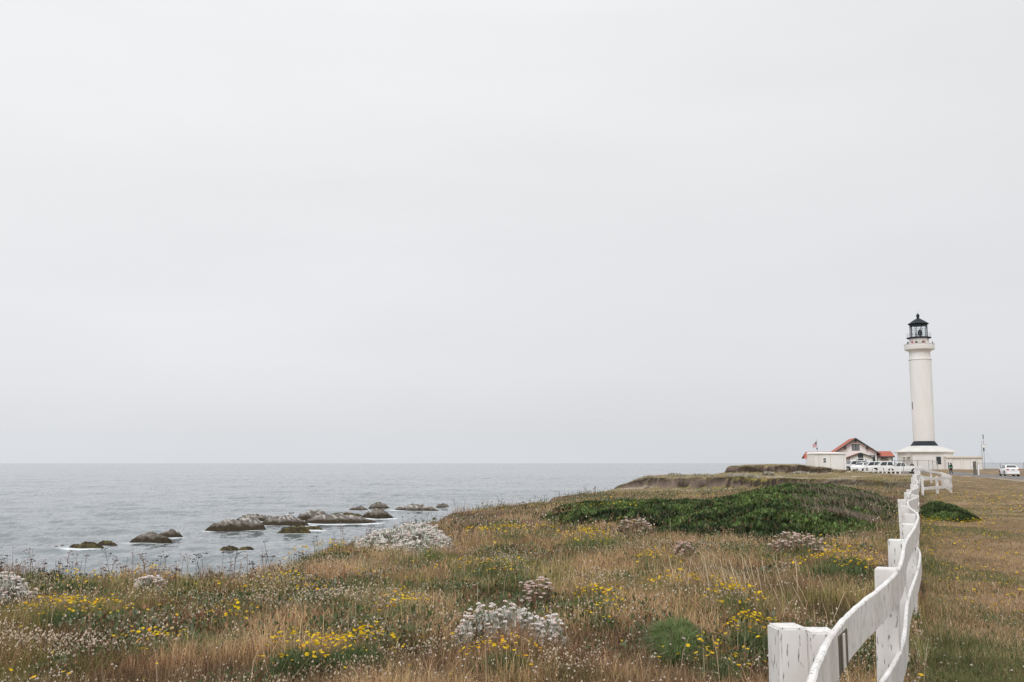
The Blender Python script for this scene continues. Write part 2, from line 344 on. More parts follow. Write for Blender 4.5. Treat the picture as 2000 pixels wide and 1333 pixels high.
for i, (a, b, yt, yb, st) in enumerate(ROCKS):
    D = sea_D(yb); w = (b-a)/F*D; h = (yb-yt)/F*D*.92; dep = max(w*.34, 2.0); Dc = D+dep*.42
    cx = plan((a+b)/2, Dc, SEA); w *= 1.12; RC.append((cx, Dc, w/2, dep/2))
    nr, na = 26, 96; r, an = np.meshgrid(np.linspace(0, 1, nr), np.linspace(0, 2*np.pi, na, endpoint=False), indexing='ij')
    edge = 1+.22*(fbm(np.cos(an)*2+i*7+9, np.sin(an)*2+3, 4)-.5)*2
    X = r*np.cos(an)*w/2*edge; Y = r*np.sin(an)*dep/2*edge
    n = fbm(X/(w*.28)+i*11+50, Y/(w*.16)+9, 7, 5); n2 = fbm(X/(w*.07)+i*5+50, Y/(w*.04)+30, 8, 5)
    ridge = 1-np.abs(2*fbm(X/(w*.2)+i*3+20, Y/(w*.2)+12, 17, 3)-1)
    tilt_ = 1+.35*np.sin(i*2.4)*r*np.cos(an); X0 = w*.18*math.sin(i*3.7+1); dome = np.clip(1-(((X-X0)/(w*.66))**2+(Y/(dep*.62))**2), 0, 1)**(.6 if st else .3); z = h*1.35*(1-r**3)*tilt_*(.06+.85*dome*((.35 if st else .6)+(.75 if st else .4)*n)+.34*(ridge-.4)+.5*(n2-.5)) - r**6*.8
    zmax = np.percentile(z, 99.3); z = np.where(z > 0, z*h/zmax, z)-.25*(r > .93)
    t = z/h; C = np.zeros(z.shape+(3,)); dark = np.array([.042, .033, .020]); grey = np.array([.15, .13, .115]); gu = np.array([.42, .40, .37]); brn = np.array([.11, .09, .07])
    nn_ = fbm(X/.9+i*9+80, Y/.5+z*1.5+4, 77, 4)
    if st == 0: C[:] = dark; C = C+(np.array([.09, .075, .03])-C)*sm((nn_-.4)*5)[..., None]
    else:
        C[:] = dark; k = sm((t-.30+(n2-.5)*.5)*6); C = C*(1-k[..., None])+(grey if st == 1 else brn+.03)*k[..., None]
        k = sm((t-.42)*4)*sm((fbm((X+z*.8)/(.5)+i*5+60, Y/2.5+z/.9+2, 78, 4)-.47)*12)*(1 if st == 1 else .25); C = C*(1-k[..., None])+gu*k[..., None]
    idx = np.arange(nr*na).reshape(nr, na); i2 = np.roll(idx, -1, 1)
    T = np.stack([idx[:-1], i2[:-1], i2[1:], idx[1:]], -1).reshape(-1, 4)
    o = npmesh('sea_rock', np.stack([X, Y, z], -1).reshape(-1, 3), T, C.reshape(-1, 3), rock_m, smooth=True)
    o.location = (cx, Dc, SEA); tag(o, ROCKL[i], 'rock', 'rocks in the sea')
def build_sea():
    ths = np.unique(np.concatenate([np.arange(-60, -36, 1.5), np.arange(-36, 16, .14), np.arange(16, 61, 1.5)])); rs = np.concatenate([np.geomspace(60, 1500, 520), np.geomspace(1530, 90000, 130)])
    R, A = np.meshgrid(rs, np.radians(ths), indexing='ij'); x = R*np.sin(A); y = R*np.cos(A); z = np.zeros_like(x)
    q = np.random.default_rng(3)
    for k in range(26):
        lam = 5.5*1.17**k*.9; th = q.normal(0, .42)+math.pi/2+.25; kx, ky = math.cos(th)*2*math.pi/lam, math.sin(th)*2*math.pi/lam
        fade = np.clip(1-(R*.004*3)/lam, 0, 1)
        z += .0115*lam**.85*(1.0 if lam < 30 else .12)*np.sin(kx*x+ky*y+q.uniform(0, 6.28)+1.2*vn(x/40, y/40, k))*fade
    z *= .55+.9*fbm(x/60, y/60, 90)
    z = z*np.clip(1500/R, 0, 1)+SEA
    f = np.zeros_like(x)
    for cx, cy, hw, hd in RC:
        dx = (x-cx)/(hw+1.0); dy = (y-cy)/(hd+1.5); d = np.hypot(dx, dy); g = np.exp(-np.maximum(d-1, 0)*np.minimum(hw, 8)/2.6)
        side = .55+.45*sm((-(y-cy)/(hd+2)+.3)); f = np.maximum(f, g*side*min(1, .55+hw/12))
        dx2 = (x-cx-hw*.2)/(hw*1.7+4); dy2 = (y-(cy-hd-4))/(hd+4.5); f = np.maximum(f, .46*np.exp(-(dx2**2+dy2**2)*1.2))
    cd_ = -sdist(x, y); f = np.maximum(f, .75*np.exp(-np.maximum(cd_-5, 0)/11)*(R < 800))
    n, m_ = x.shape; idx = np.arange(n*m_).reshape(n, m_); T = np.stack([idx[:-1, :-1], idx[:-1, 1:], idx[1:, 1:], idx[1:, :-1]], -1).reshape(-1, 4)
    m = bpy.data.materials.new('sea_water'); m.use_nodes = True; t = m.node_tree; b = t.nodes['Principled BSDF']
    g = nn(t, 'ShaderNodeNewGeometry'); a = nn(t, 'ShaderNodeAttribute', attribute_name='Col')
    def noise(sx, sy, sc, det=6, rough=.6):
        p = nn(t, 'ShaderNodeMapping'); p.inputs['Scale'].default_value = (sx, sy, 1); p.inputs['Rotation'].default_value = (0, 0, .22); t.links.new(g.outputs['Position'], p.inputs[0])
        k = nn(t, 'ShaderNodeTexNoise'); k.inputs['Scale'].default_value = sc; k.inputs['Detail'].default_value = det; k.inputs['Roughness'].default_value = rough; t.links.new(p.outputs[0], k.inputs[0]); return k
    n1 = noise(1, .55, .45, 8, .68); n2 = noise(1, .6, .085, 6, .6); n3 = noise(.7, .5, .45, 9, .75); n4 = noise(.12, .5, .012, 4)
    bp = nn(t, 'ShaderNodeBump'); bp.inputs['Strength'].default_value = 1; bp.inputs['Distance'].default_value = .9; t.links.new(n1.outputs[0], bp.inputs['Height'])
    b2 = nn(t, 'ShaderNodeBump'); b2.inputs['Strength'].default_value = .8; b2.inputs['Distance'].default_value = 3.5; t.links.new(n2.outputs[0], b2.inputs['Height']); t.links.new(bp.outputs[0], b2.inputs['Normal'])
    # wavelet facets: the normal is tipped by a vector noise, at two sizes
    acc = g.outputs['Normal']
    for sx, sy, scl, amp in ((1, .4, .20, .66), (1, .5, .75, .42), (1, .6, .05, .26)):
        q_ = noise(sx, sy, scl, 4, .6); a1 = nn(t, 'ShaderNodeVectorMath', operation='SUBTRACT'); a1.inputs[1].default_value = (.5, .5, .5); t.links.new(q_.outputs['Color'], a1.inputs[0])
        a2 = nn(t, 'ShaderNodeVectorMath', operation='MULTIPLY'); a2.inputs[1].default_value = (amp*.8, amp*1.5, 0); t.links.new(a1.outputs[0], a2.inputs[0]); a3 = nn(t, 'ShaderNodeVectorMath', operation='ADD'); t.links.new(a2.outputs[0], a3.inputs[0]); t.links.new(acc, a3.inputs[1]); acc = a3.outputs[0]
    an_ = nn(t, 'ShaderNodeVectorMath', operation='NORMALIZE'); t.links.new(acc, an_.inputs[0]); t.links.new(an_.outputs[0], b.inputs['Normal'])
    mul = nn(t, 'ShaderNodeMath', operation='MULTIPLY_ADD'); mul.inputs[1].default_value = 1.0; t.links.new(a.outputs['Fac'], mul.inputs[0]); t.links.new(n3.outputs[0], mul.inputs[2])
    r = nn(t, 'ShaderNodeMapRange'); r.inputs[1].default_value = 1.02; r.inputs[2].default_value = 1.34; t.links.new(mul.outputs[0], r.inputs[0]); r.interpolation_type = 'SMOOTHSTEP'
    wr = nn(t, 'ShaderNodeValToRGB'); wr.color_ramp.elements[0].position = .36; wr.color_ramp.elements[1].position = .64; wr.color_ramp.elements[0].color = (.13, .160, .176, 1); wr.color_ramp.elements[1].color = (.20, .224, .24, 1); t.links.new(n4.outputs[0], wr.inputs[0])
    mc = nn(t, 'ShaderNodeMix', data_type='RGBA'); mc.inputs[7].default_value = (.72, .76, .78, 1); t.links.new(wr.outputs[0], mc.inputs[6]); t.links.new(r.outputs[0], mc.inputs[0]); t.links.new(mc.outputs[2], b.inputs['Base Color'])
    rr = nn(t, 'ShaderNodeMapRange'); rr.inputs[3].default_value = .12; rr.inputs[4].default_value = .8; t.links.new(r.outputs[0], rr.inputs[0]); t.links.new(rr.outputs[0], b.inputs['Roughness'])
    b.inputs['IOR'].default_value = 1.33
    o = npmesh('sea', np.stack([x, y, z], -1).reshape(-1, 3), T, np.repeat(f.reshape(-1, 1), 3, 1), m, smooth=True); tag(o, kind='structure')
build_sea()
# ------------------------------------------------------------------ white paint and wood
def paint_mat():
    m = bpy.data.materials.new('weathered_white_paint'); m.use_nodes = True; t = m.node_tree; b = t.nodes['Principled BSDF']; g = nn(t, 'ShaderNodeNewGeometry')
    def noise(sx, sz, sc, det=6):
        p = nn(t, 'ShaderNodeMapping'); p.inputs['Scale'].default_value = (sx, sx, sz); t.links.new(g.outputs['Position'], p.inputs[0])
        k = nn(t, 'ShaderNodeTexNoise'); k.inputs['Scale'].default_value = sc; k.inputs['Detail'].default_value = det; t.links.new(p.outputs[0], k.inputs[0]); return k
    def ramp(n, a, ca, c, cb):
        r = nn(t, 'ShaderNodeValToRGB'); r.color_ramp.elements[0].position = a; r.color_ramp.elements[0].color = rgba(ca); r.color_ramp.elements[1].position = c; r.color_ramp.elements[1].color = rgba(cb); t.links.new(n.outputs[0], r.inputs[0]); return r
    base = ramp(noise(1, .35, 4), .35, (.66, .63, .61), .62, (.80, .79, .775))
    scr = ramp(noise(11, 2.0, 6.5, 8), .605, (0, 0, 0), .655, (1, 1, 1)); scr2 = ramp(noise(30, 1.2, 3, 3), .66, (0, 0, 0), .74, (.6, .6, .6))
    m1 = nn(t, 'ShaderNodeMix', data_type='RGBA'); m1.inputs[7].default_value = (.27, .25, .23, 1); t.links.new(base.outputs[0], m1.inputs[6]); t.links.new(scr.outputs[0], m1.inputs[0])
    m2 = nn(t, 'ShaderNodeMix', data_type='RGBA'); m2.inputs[7].default_value = (.42, .39, .38, 1); t.links.new(m1.outputs[2], m2.inputs[6]); t.links.new(scr2.outputs[0], m2.inputs[0]); t.links.new(m2.outputs[2], b.inputs['Base Color'])
    b.inputs['Roughness'].default_value = .55; b.inputs['Specular IOR Level'].default_value = .3
    n = noise(1, .25, 60, 5); bp = nn(t, 'ShaderNodeBump'); bp.inputs['Strength'].default_value = .35; bp.inputs['Distance'].default_value = .004; t.links.new(n.outputs[0], bp.inputs['Height'])
    b3 = nn(t, 'ShaderNodeBump'); b3.inputs['Strength'].default_value = .6; b3.inputs['Distance'].default_value = .004; b3.invert = True; t.links.new(scr.outputs[0], b3.inputs['Height']); t.links.new(bp.outputs[0], b3.inputs['Normal']); t.links.new(b3.outputs[0], b.inputs['Normal'])
    return m
PAINT = paint_mat()
BARE = mat('bare_wood', (.16, .14, .10), .8, (.05, .045, .035), scale=18, stretch=(1, 1, .12))
CREAM = mat('cream_plaster', (.83, .815, .79), .8, (.77, .75, .72), scale=.5, stretch=(1, 1, .25), bump=.15, bscale=3)
STUCCO = mat('pale_stucco', (.87, .875, .875), .85, (.83, .83, .835), scale=.5, bump=.2, bscale=4)
WHITE = mat('white_plaster', (.82, .815, .81), .75, (.74, .72, .69), scale=.35, stretch=(1, 1, .25), bump=.1, bscale=3)
RED = mat('red_tile', (.44, .13, .085), .8, (.36, .105, .07), scale=3, bump=.3, bscale=8)
GTRIM = mat('dark_green_trim', (.045, .065, .07), .6)
BLACKM = mat('black_iron', (.026, .035, .042), .6, (.018, .024, .028), scale=2, spec=.2)
GLASS = glass_mat('window_glass'); STEEL = mat('galvanised_steel', (.34, .34, .35), .5, metal=.4)
DARK = mat('dark_opening', (.015, .015, .017), .8); TYRE = mat('tyre_rubber', (.02, .02, .02), .8); CARW = mat('white_car_paint', (.82, .82, .82), .18, spec=.6)
CARD = mat('dark_car_paint', (.05, .07, .07), .25, spec=.6); RIM = mat('wheel_rim', (.4, .4, .41), .35, metal=.7); LAMP = mat('headlamp_glass', (.7, .72, .74), .1, spec=.8)
TAIL = mat('tail_lamp_red', (.45, .03, .03), .25); GREYP = mat('grey_plastic', (.12, .12, .125), .6); WOODG = mat('grey_timber', (.20, .18, .16), .85, (.12, .105, .09), scale=4, stretch=(3, 3, .3))
# ------------------------------------------------------------------ big wavy fence
def rail_mesh(pts, ztop, hgt, th, wob=0.0, seed=0):
    """board swept along pts (x, y); ztop per point"""
    P = np.array(pts, float); t = np.gradient(P, axis=0); t /= np.linalg.norm(t, axis=1)[:, None]; nrm = np.stack([t[:, 1], -t[:, 0]], 1)
    q = np.random.default_rng(seed); n = len(P); zt = np.asarray(ztop)+q.normal(0, wob, n); zb = np.asarray(ztop)-hgt+q.normal(0, wob*.7, n); tw = th+q.normal(0, wob*.6, n)
    b = .006; V = []
    for i in range(n):
        o = nrm[i]; a_ = P[i]; c_ = P[i]+o*tw[i]
        V += [(*a_, zb[i]), (*c_, zb[i]), (*c_, zt[i]-b), (*(c_-o*b), zt[i]), (*(a_+o*b), zt[i]), (*a_, zt[i]-b)]
    f = [(k*6+j, k*6+(j+1) % 6, (k+1)*6+(j+1) % 6, (k+1)*6+j) for k in range(n-1) for j in range(6)]+[tuple(range(6)), tuple(range((n-1)*6, n*6))[::-1]]
    return MB().add(V, f)
def crspline(P, per=24):
    P = np.array(P, float); P = np.vstack([2*P[0]-P[1], P, 2*P[-1]-P[-2]]); out = []
    for i in range(1, len(P)-2):
        for t in np.linspace(0, 1, per, endpoint=False):
            a, b, c, d = P[i-1:i+3]; out.append(.5*((2*b)+(-a+c)*t+(2*a-5*b+4*c-d)*t*t+(-a+3*b-3*c+d)*t**3))
    out.append(P[-2]); return np.array(out)
def build_fence():
    D = [-.6, 1.9, 4.3, 6.6, 9.0, 11.4, 13.8, 16.2, 18.6, 21.0, 23.4, 25.8, 28.2, 30.6, 33, 35.4, 37.8, 40.2, 42.6, 45, 47.4, 49.8, 52.2, 54.6, 57, 59.4, 61.8, 64.2, 67, 69.4, 71.8, 74.2, 76.6, 79, 81.4, 83.8, 86.2, 88.6, 91]
    PX = {4.3: 1624, 6.6: 1748, 9.0: 1766, 11.4: 1786, 13.8: 1791, 16.2: 1775, 18.6: 1773, 21.0: 1790, 23.4: 1777, 25.8: 1780, 28.2: 1790, 30.6: 1792}
    q = np.random.default_rng(5); K = []
    for d in D:
        if d < 0: K.append((-.62, d)); continue
        if d < 4: K.append((.42, d)); continue
        px = PX.get(d, 1789+q.uniform(-3, 3)+(4 if d > 60 else 0)); K.append((plan(px, d, .9), d))
    K = np.array(K); per = 24; SP = crspline(K, per)
    root = empty('white_fence', (1.35, 4.3, 0), 0, 'weathered white two rail wooden fence snaking from the foreground to the lighthouse', 'fence')
    off = (1.35, 4.3, 0)
    top = [1.07]*len(D)
    gz = [max(-.02, H(*k)) if i > 12 else 0.0 for i, k in enumerate(K)]; gz = np.array(gz); gz[:13] = 0
    for i, d in enumerate(D):
        if i == 2: continue
        s = .14; x, y = K[i]; t = SP[min(i*per+1, len(SP)-1)]-SP[max(i*per-1, 0)]; a = math.atan2(t[1], t[0]); ex, ey = math.cos(a), math.sin(a); lx, ly = -ey, ex
        wn = .02*q.normal(size=2); c = []
        for sx, sy in ((-.5, 0), (.5, 0), (.5, 1), (-.5, 1)):
            c.append((x+ex*sx*s+lx*(sy*s+.001), y+ey*sx*s+ly*(sy*s+.001)))
        zt = gz[i]+1.075+(.015*q.normal() if i > 3 else 0); zb = gz[i]-.35
        MB().hexa([(*p, zb) for p in c]+[(p[0]+wn[0], p[1]+wn[1], zt) for p in c]).build('post', PAINT, root, off, bevel=.007, seg=2)
    # the doubled first post, its two halves turned slightly apart
    for (cx, cy, w, a, zt) in ((1.176, 4.37, .126, .10, 1.062), (1.300, 4.335, .118, -.05, 1.05)):
        c = [(cx+math.cos(a)*u*w-math.sin(a)*v*.15, cy+math.sin(a)*u*w+math.cos(a)*v*.15) for u, v in ((-.5, -.5), (.5, -.5), (.5, .5), (-.5, .5))]
        MB().hexa([(*p, -.35) for p in c]+[(*p, zt) for p in c]).build('post', PAINT, root, off, bevel=.008, seg=2)
    for zt, name in ((1.055, 'rail'), (.56, 'rail')):
        # boards span two bays, with a butt joint at every second post
        for j in range(0, len(D)-1, 2):
            lo = j*per; hi = min((j+2)*per, len(SP)-1)
            seg = SP[lo:hi+1]
            if j > 12: seg = seg[::4] if len(seg) > 8 else seg
            zz = zt+np.interp(seg[:, 1], K[:, 1], gz)
            rail_mesh(seg, zz, .19, .029, .0014 if j < 8 else 0, j+int(zt*100)).build(name, PAINT, root, off, smooth=False)
    # bare wood strip where the first two boards meet
    j = 2*per; seg = SP[j:j+4]; rail_mesh(seg, [1.03, 1.028, 1.024, 1.02], .16, .033, .0).build('joint_strip', BARE, root, off)
    seg = np.array([SP[j+1]*.6+SP[j+2]*.4, SP[j+2]*.9+SP[j+3]*.1]); rail_mesh(seg, [1.02, 1.015], .15, .0355, .0).build('paint_drip', PAINT, root, off)
    # side enclosure beyond the shrub
    Z = lambda p: H(*p)
    A = (plan(1802, 55), 55.); B = (plan(1857, 60.5), 60.5); C_ = (plan(1840, 80), 80.); Dp = (plan(1797, 76), 76.)
    r2 = empty('white_enclosure_fence', (A[0], A[1], Z(A)), 0, 'small white fence enclosure jutting onto the lawn from the long fence', 'fence'); off = (A[0], A[1], Z(A))
    def lerp(a, b, t): return (a[0]*(1-t)+b[0]*t, a[1]*(1-t)+b[1]*t)
    for (p, q_, n, nails) in ((A, B, 2, 0), (B, C_, 7, 0), (Dp, C_, 2, 0)):
        for k in range(n+1):
            if (p is B and k == 0) or (p is Dp and k == n): continue
            c = lerp(p, q_, k/n); z = Z(c); s = .06
            MB().box(c[0]-s, c[0]+s, c[1]-s, c[1]+s, z-.3, z+1.0).build('post', PAINT, r2, off, bevel=.01)
        L = np.array([lerp(p, q_, t) for t in np.linspace(0, 1, 10)]); zz = np.interp(np.linspace(0, 1, 10), [0, 1], [Z(p), Z(q_)]); d = np.array(q_)-np.array(p); d /= np.hypot(*d)
        L2 = L+np.array([d[1], -d[0]])*.072
        for zt in (.96, .45): rail_mesh(L2, zz+zt, .16, .035, .002, 3).build('rail', PAINT, r2, off)
build_fence()
# ------------------------------------------------------------------ low white fence in front of the parked cars
def car_fence():
    pts = [(1664, 143), (1690, 141), (1706, 139.5), (1716, 139), (1724, 138.5), (1732, 138), (1740.5, 137.5), (1749, 137), (1758, 136.5)]
    P = [(plan(a, d), d) for a, d in pts]; z0 = H(*P[0]); off = (P[0][0], P[0][1], z0); zs = [zat({1664: 927, 1690: 926}.get(a, 925.3), d) for a, d in pts]
    r = empty('white_car_park_fence', off, 0, 'short white post and rail fence on the grass bank in front of the parked cars', 'fence')
    for (x, y), z in zip(P, zs): MB().box(x-.09, x+.09, y-.06, y+.06, z-.5, z+.98).build('post', WHITE, r, off)
    m1 = 0
    for zt in (.93, .42):
        for (a, za), (b, zb) in zip(zip(P, zs), zip(P[1:], zs[1:])):
            MB().hexa([(a[0], a[1]-.09, za+zt-.14), (b[0], b[1]-.09, zb+zt-.14), (b[0], b[1]-.062, zb+zt-.14), (a[0], a[1]-.062, za+zt-.14),
                       (a[0], a[1]-.09, za+zt), (b[0], b[1]-.09, zb+zt), (b[0], b[1]-.062, zb+zt), (a[0], a[1]-.062, za+zt)]).build('rail', WHITE, r, off)
car_fence()
# ------------------------------------------------------------------ chain link
def chain(name, label, pts, h, gate=None):
    P = [(plan(a, d), d) for a, d in pts]; zs = [H(*p) for p in P]; off = (P[0][0], P[0][1], zs[0])
    r = empty(name, off, 0, label, 'fence')
    for i, ((x, y), z) in enumerate(zip(P, zs)):
        MB().tube((x, y, z-.2), (x, y, z+h+.06), .045).build('post', STEEL, r, off)
    t = MB(); w = MB()
    for i in range(len(P)-1):
        a = Vector((*P[i], zs[i])); b = Vector((*P[i+1], zs[i+1])); up = Vector((0, 0, 1))
        MB().tube(a+up*h, b+up*h, .028).build('top_rail', STEEL, r, off)
        L = (b-a).length; d = (b-a)/L; n = int(L/.13); k = h/.13; nr_ = Vector((d.y, -d.x, 0))*.002
        for s in (1, -1):
            for j in range(-int(k), n+int(k)):
                u0, u1 = j*.13, j*.13+s*h; lo, hi = 0., 1.
                if u1 != u0:
                    ta, tb = (0-u0)/(u1-u0), (L-u0)/(u1-u0); lo, hi = max(0, min(ta, tb)), min(1, max(ta, tb))
                if hi-lo < .02: continue
                p = a+d*(u0+(u1-u0)*lo)+up*(.05+(h-.05)*lo); q = a+d*(u0+(u1-u0)*hi)+up*(.05+(h-.05)*hi); e = up*.0045
                w.add([p-e, q-e, q+e, p+e], [(0, 1, 2, 3)])
    w.build('wire_mesh', STEEL, r, off)
chain('chain_link_fence', 'grey chain link fence with gate posts in front of the lighthouse base', [(1748, 146), (1765, 146), (1793, 147), (1815, 148), (1822.5, 148), (1832, 140)], 1.95)
chain('chain_link_fence', 'grey chain link fence behind the white sedan at right edge', [(1909.5, 146), (1954.5, 145), (2000.5, 144), (2046, 143)], 1.8)
x, y = plan(1904.5, 146), 146; z = H(x, y)
tag(MB().hexa([(-.19, -.16, -.3), (.19, -.16, -.3), (.19, .16, -.3), (-.19, .16, -.3), (-.19, -.16, 2.02), (.17, -.16, 2.05), (.17, .16, 2.05), (-.19, .16, 2.0)]).build('timber_gate_post', WOODG, bevel=.03), 'thick weathered grey timber gate post by the white building', 'post').location = (x, y, z)
x, y = plan(1911.5, 143.5), 143.5
tag(MB().lathe([(.09, -.3), (.09, .5), (.075, 1.45), (.04, 1.5)], 12).build('white_gate_post', WHITE, smooth=True), 'slim pale post right of the timber gate post', 'post').location = (x, y, H(x, y))
# ------------------------------------------------------------------ lighthouse
def win(parent, x0, x1, z0, z1, y, fr=.12, fm=GTRIM, gm=GLASS, nx=1, nz=1, bar=.06, off=(0, 0, 0)):
    """window on a wall whose outer face is the plane y (facing -y): frame stands proud, pane just inside"""
    m = MB().box(x0-fr, x1+fr, y-.05, y-.004, z1, z1+fr).box(x0-fr, x1+fr, y-.07, y-.004, z0-fr, z0).box(x0-fr, x0, y-.05, y-.004, z0, z1).box(x1, x1+fr, y-.05, y-.004, z0, z1)
    f = m.build('window', fm, parent, off)
    MB().box(x0, x1, y-.02, y-.003, z0, z1).build('pane', gm, f, off)
    b = MB()
    for i in range(1, nx): u = x0+(x1-x0)*i/nx; b.box(u-bar/2, u+bar/2, y-.038, y-.0195, z0, z1)
    for i in range(1, nz): u = z0+(z1-z0)*i/nz; b.box(x0, x1, y-.036, y-.0185, u-bar/2, u+bar/2)
    if b.v: b.build('glazing_bar', fm, f, off)
    return f
LX, LY = 91.45, 222.; LZ = H(LX, LY)-.15
LH = empty('lighthouse', (LX, LY, LZ), 0, 'tall white round lighthouse tower with black lantern room, on a wide white base house', 'lighthouse')
def lz(py, dy=0): return zat(py, LY+dy)-LZ
mpp = 222*CT/F
R0 = 2.22; HB = lz(884, -5); HRT = lz(871, -2.9); HBT = lz(861.5, -2.2)
BW = 4.62
def sqring(w, n=48, p=7):
    out = []
    for i in range(n):
        a = 2*math.pi*i/n; c, s = math.cos(a), math.sin(a); r = w/((abs(c)**p+abs(s)**p)**(1/p)); out.append((r*c, r*s))
    return out
def loft(rings):
    n = len(rings[0][0]); v = [(x, y, z) for ring, z in rings for x, y in ring]
    f = [(k*n+i, k*n+(i+1) % n, (k+1)*n+(i+1) % n, (k+1)*n+i) for k in range(len(rings)-1) for i in range(n)]+[tuple(range(n))[::-1], tuple(range((len(rings)-1)*n, len(rings)*n))]
    return MB().add(v, f)
RB = math.radians(-14)
def rotp(ring, a=RB): return [(x*math.cos(a)-y*math.sin(a), x*math.sin(a)+y*math.cos(a)) for x, y in ring]
wall = loft([(sqring(BW, p=14), -.6), (sqring(BW, p=14), HB)]).build('base_wall', WHITE, LH, smooth=True)
loft([(sqring(BW+.12, p=14), HB-.02), (sqring(BW+.62, p=14), HB+.04), (sqring(BW+.62, p=14), HB+.2), (sqring(3.0, p=2.2), HRT)]).build('base_roof', mat('roof_coating', (.68, .67, .645), .85, (.60, .585, .56), scale=.6, stretch=(1, 1, .3)), LH, smooth=True)
win(LH, 0.62, 1.48, lz(906.5, -4.6), lz(893, -4.6), -BW-.002, fr=.07, nx=2, nz=2, bar=.05)
MB().lathe([(2.95, HRT-.02), (2.16, HBT)], 48).build('dark_collar', BLACKM, LH, smooth=True)
H1 = lz(703); H2 = lz(686); H3 = lz(683); H4 = lz(673.3); H5 = lz(661.5)
sh = MB().lathe([(R0*.985, HBT-.03), (R0, HBT+.05), (R0+.06, H1*.5), (R0+.12, H1-.12), (R0+.26, H1-.06), (R0+.26, H1+.06), (R0+.02, H1+.12), (R0-.02, H2-.9), (R0, H2-.35), (R0+.10, H2-.12), (R0+.35, H2+.05), (3.05, H3-.12)], 56).build('tower_shaft', WHITE, LH, smooth=True)
MB().lathe([(3.0, H3-.14), (3.14, H3-.1), (3.17, H3+.02), (3.17, H4-.12), (3.23, H4-.08), (3.23, H4), (3.05, H4), (3.03, H3+.14), (2.1, H3+.12)], 56).build('gallery_parapet', WHITE, LH, smooth=True)
MB().lathe([(2.06, H3+.1), (2.03, H5-.02)], 56).build('watch_room_wall', CREAM, LH, smooth=True)
MB().lathe([(2.15, H5-.1), (2.55, H5), (2.62, H5+.04), (2.62, H5+.16), (1.9, H5+.17)], 40).build('lantern_gallery_deck', BLACKM, LH, smooth=True)
rg = MB()
for i in range(20):
    a = 2*math.pi*i/20; rg.tube((2.52*math.cos(a), 2.52*math.sin(a), H5+.15), (2.52*math.cos(a), 2.52*math.sin(a), H5+1.15), .014, n=5)
for zz in (.6, 1.15):
    rg.path([(2.52*math.cos(2*math.pi*i/40), 2.52*math.sin(2*math.pi*i/40), H5+zz) for i in range(41)], .013, n=5)
rg.build('gallery_railing', STEEL, LH)
LT = lz(636.5); LB = H5+.17
for i in range(10):
    a = 2*math.pi*(i+.25)/10; MB().tube((1.83*math.cos(a), 1.83*math.sin(a), LB), (1.83*math.cos(a), 1.83*math.sin(a), LT), .055, n=6).build('lantern_post', BLACKM, LH)
br = MB()
for k in (1, 2):
    zz = LB+(LT-LB)*k/3; br.path([(1.83*math.cos(2*math.pi*(i+.25)/10), 1.83*math.sin(2*math.pi*(i+.25)/10), zz) for i in range(11)], .025, n=5)
br.lathe([(1.9, LB-.01), (1.9, LB+.12), (1.78, LB+.12)], 40)
br.build('glazing_bars', BLACKM, LH)
gm = bpy.data.materials.new('clear_pane'); gm.use_nodes = True; t = gm.node_tree; ou = t.nodes['Material Output']; tr = nn(t, 'ShaderNodeBsdfTransparent'); gl = nn(t, 'ShaderNodeBsdfGlossy'); gl.inputs['Roughness'].default_value = .05
tr.inputs[0].default_value = (.93, .96, .96, 1); ms = nn(t, 'ShaderNodeMixShader'); fr_ = nn(t, 'ShaderNodeFresnel'); fr_.inputs[0].default_value = 1.35; t.links.new(fr_.outputs[0], ms.inputs[0]); t.links.new(tr.outputs[0], ms.inputs[1]); t.links.new(gl.outputs[0], ms.inputs[2]); t.links.new(ms.outputs[0], ou.inputs[0])
n = 10; v = [(1.80*math.cos(2*math.pi*(i+.25)/n), 1.80*math.sin(2*math.pi*(i+.25)/n), z) for z in (LB+.1, LT) for i in range(n)]
MB().add(v, [(i, (i+1) % n, n+(i+1) % n, n+i) for i in range(n)]).build('lantern_glass', gm, LH)
RE = lz(633.5); RA = lz(622.5)
MB().lathe([(1.86, LT-.02), (1.92, LT+.22), (2.05, RE-.12), (2.22, RE-.04), (2.24, RE+.03), (1.15, RE+(RA-RE)*.62), (.36, RA), (.3, RA+.1)], 20).build('lantern_roof', BLACKM, LH)
bz = lz(617); MB().lathe([(.26, RA+.05), (.24, bz-.45), (.33, bz-.3), (.37, bz), (.3, bz+.26), (.1, bz+.4), (.07, bz+.55)], 20).build('ventilator_ball', BLACKM, LH, smooth=True)
MB().tube((0, 0, bz+.4), (0, 0, lz(606)), .018, .008, n=6).build('lightning_rod', BLACKM, LH)
MB().lathe([(.28, LB), (.28, LB+.3), (.16, LB+.32), (.16, LB+.45), (.44, LB+.55), (.48, LB+1.25), (.36, LB+1.65), (.1, LB+1.75), (.09, LB+1.95)], 14, c=(.28, 0, 0)).tube((-.62, 0, LB), (-.62, 0, LB+.95), .06).tube((-.7, .1, LB+.9), (.1, 0, LB+.55), .06).tube((-.3, 0, LB), (-.05, .1, LB+1.1), .07).build('lamp_apparatus', BLACKM, LH)
# small window hood on the left flank, conduit strip
hz = lz(800); hz1 = lz(786); MB().box(-R0-.13, -R0+.1, -.35, -.2, hz, hz1).build('shaft_window_hood', GTRIM, LH)
rs_ = mat('rust_stain', (.45, .24, .08), .8)
MB().hexa([(1.30, -1.61, H5-.62), (1.42, -1.53, H5-.66), (1.40, -1.45, H5-.6), (1.28, -1.5, H5-.6), (1.22, -1.69, H5-.15), (1.48, -1.47, H5-.15), (1.40, -1.38, H5-.15), (1.2, -1.5, H5-.15)]).build('rust_patch', rs_, LH)
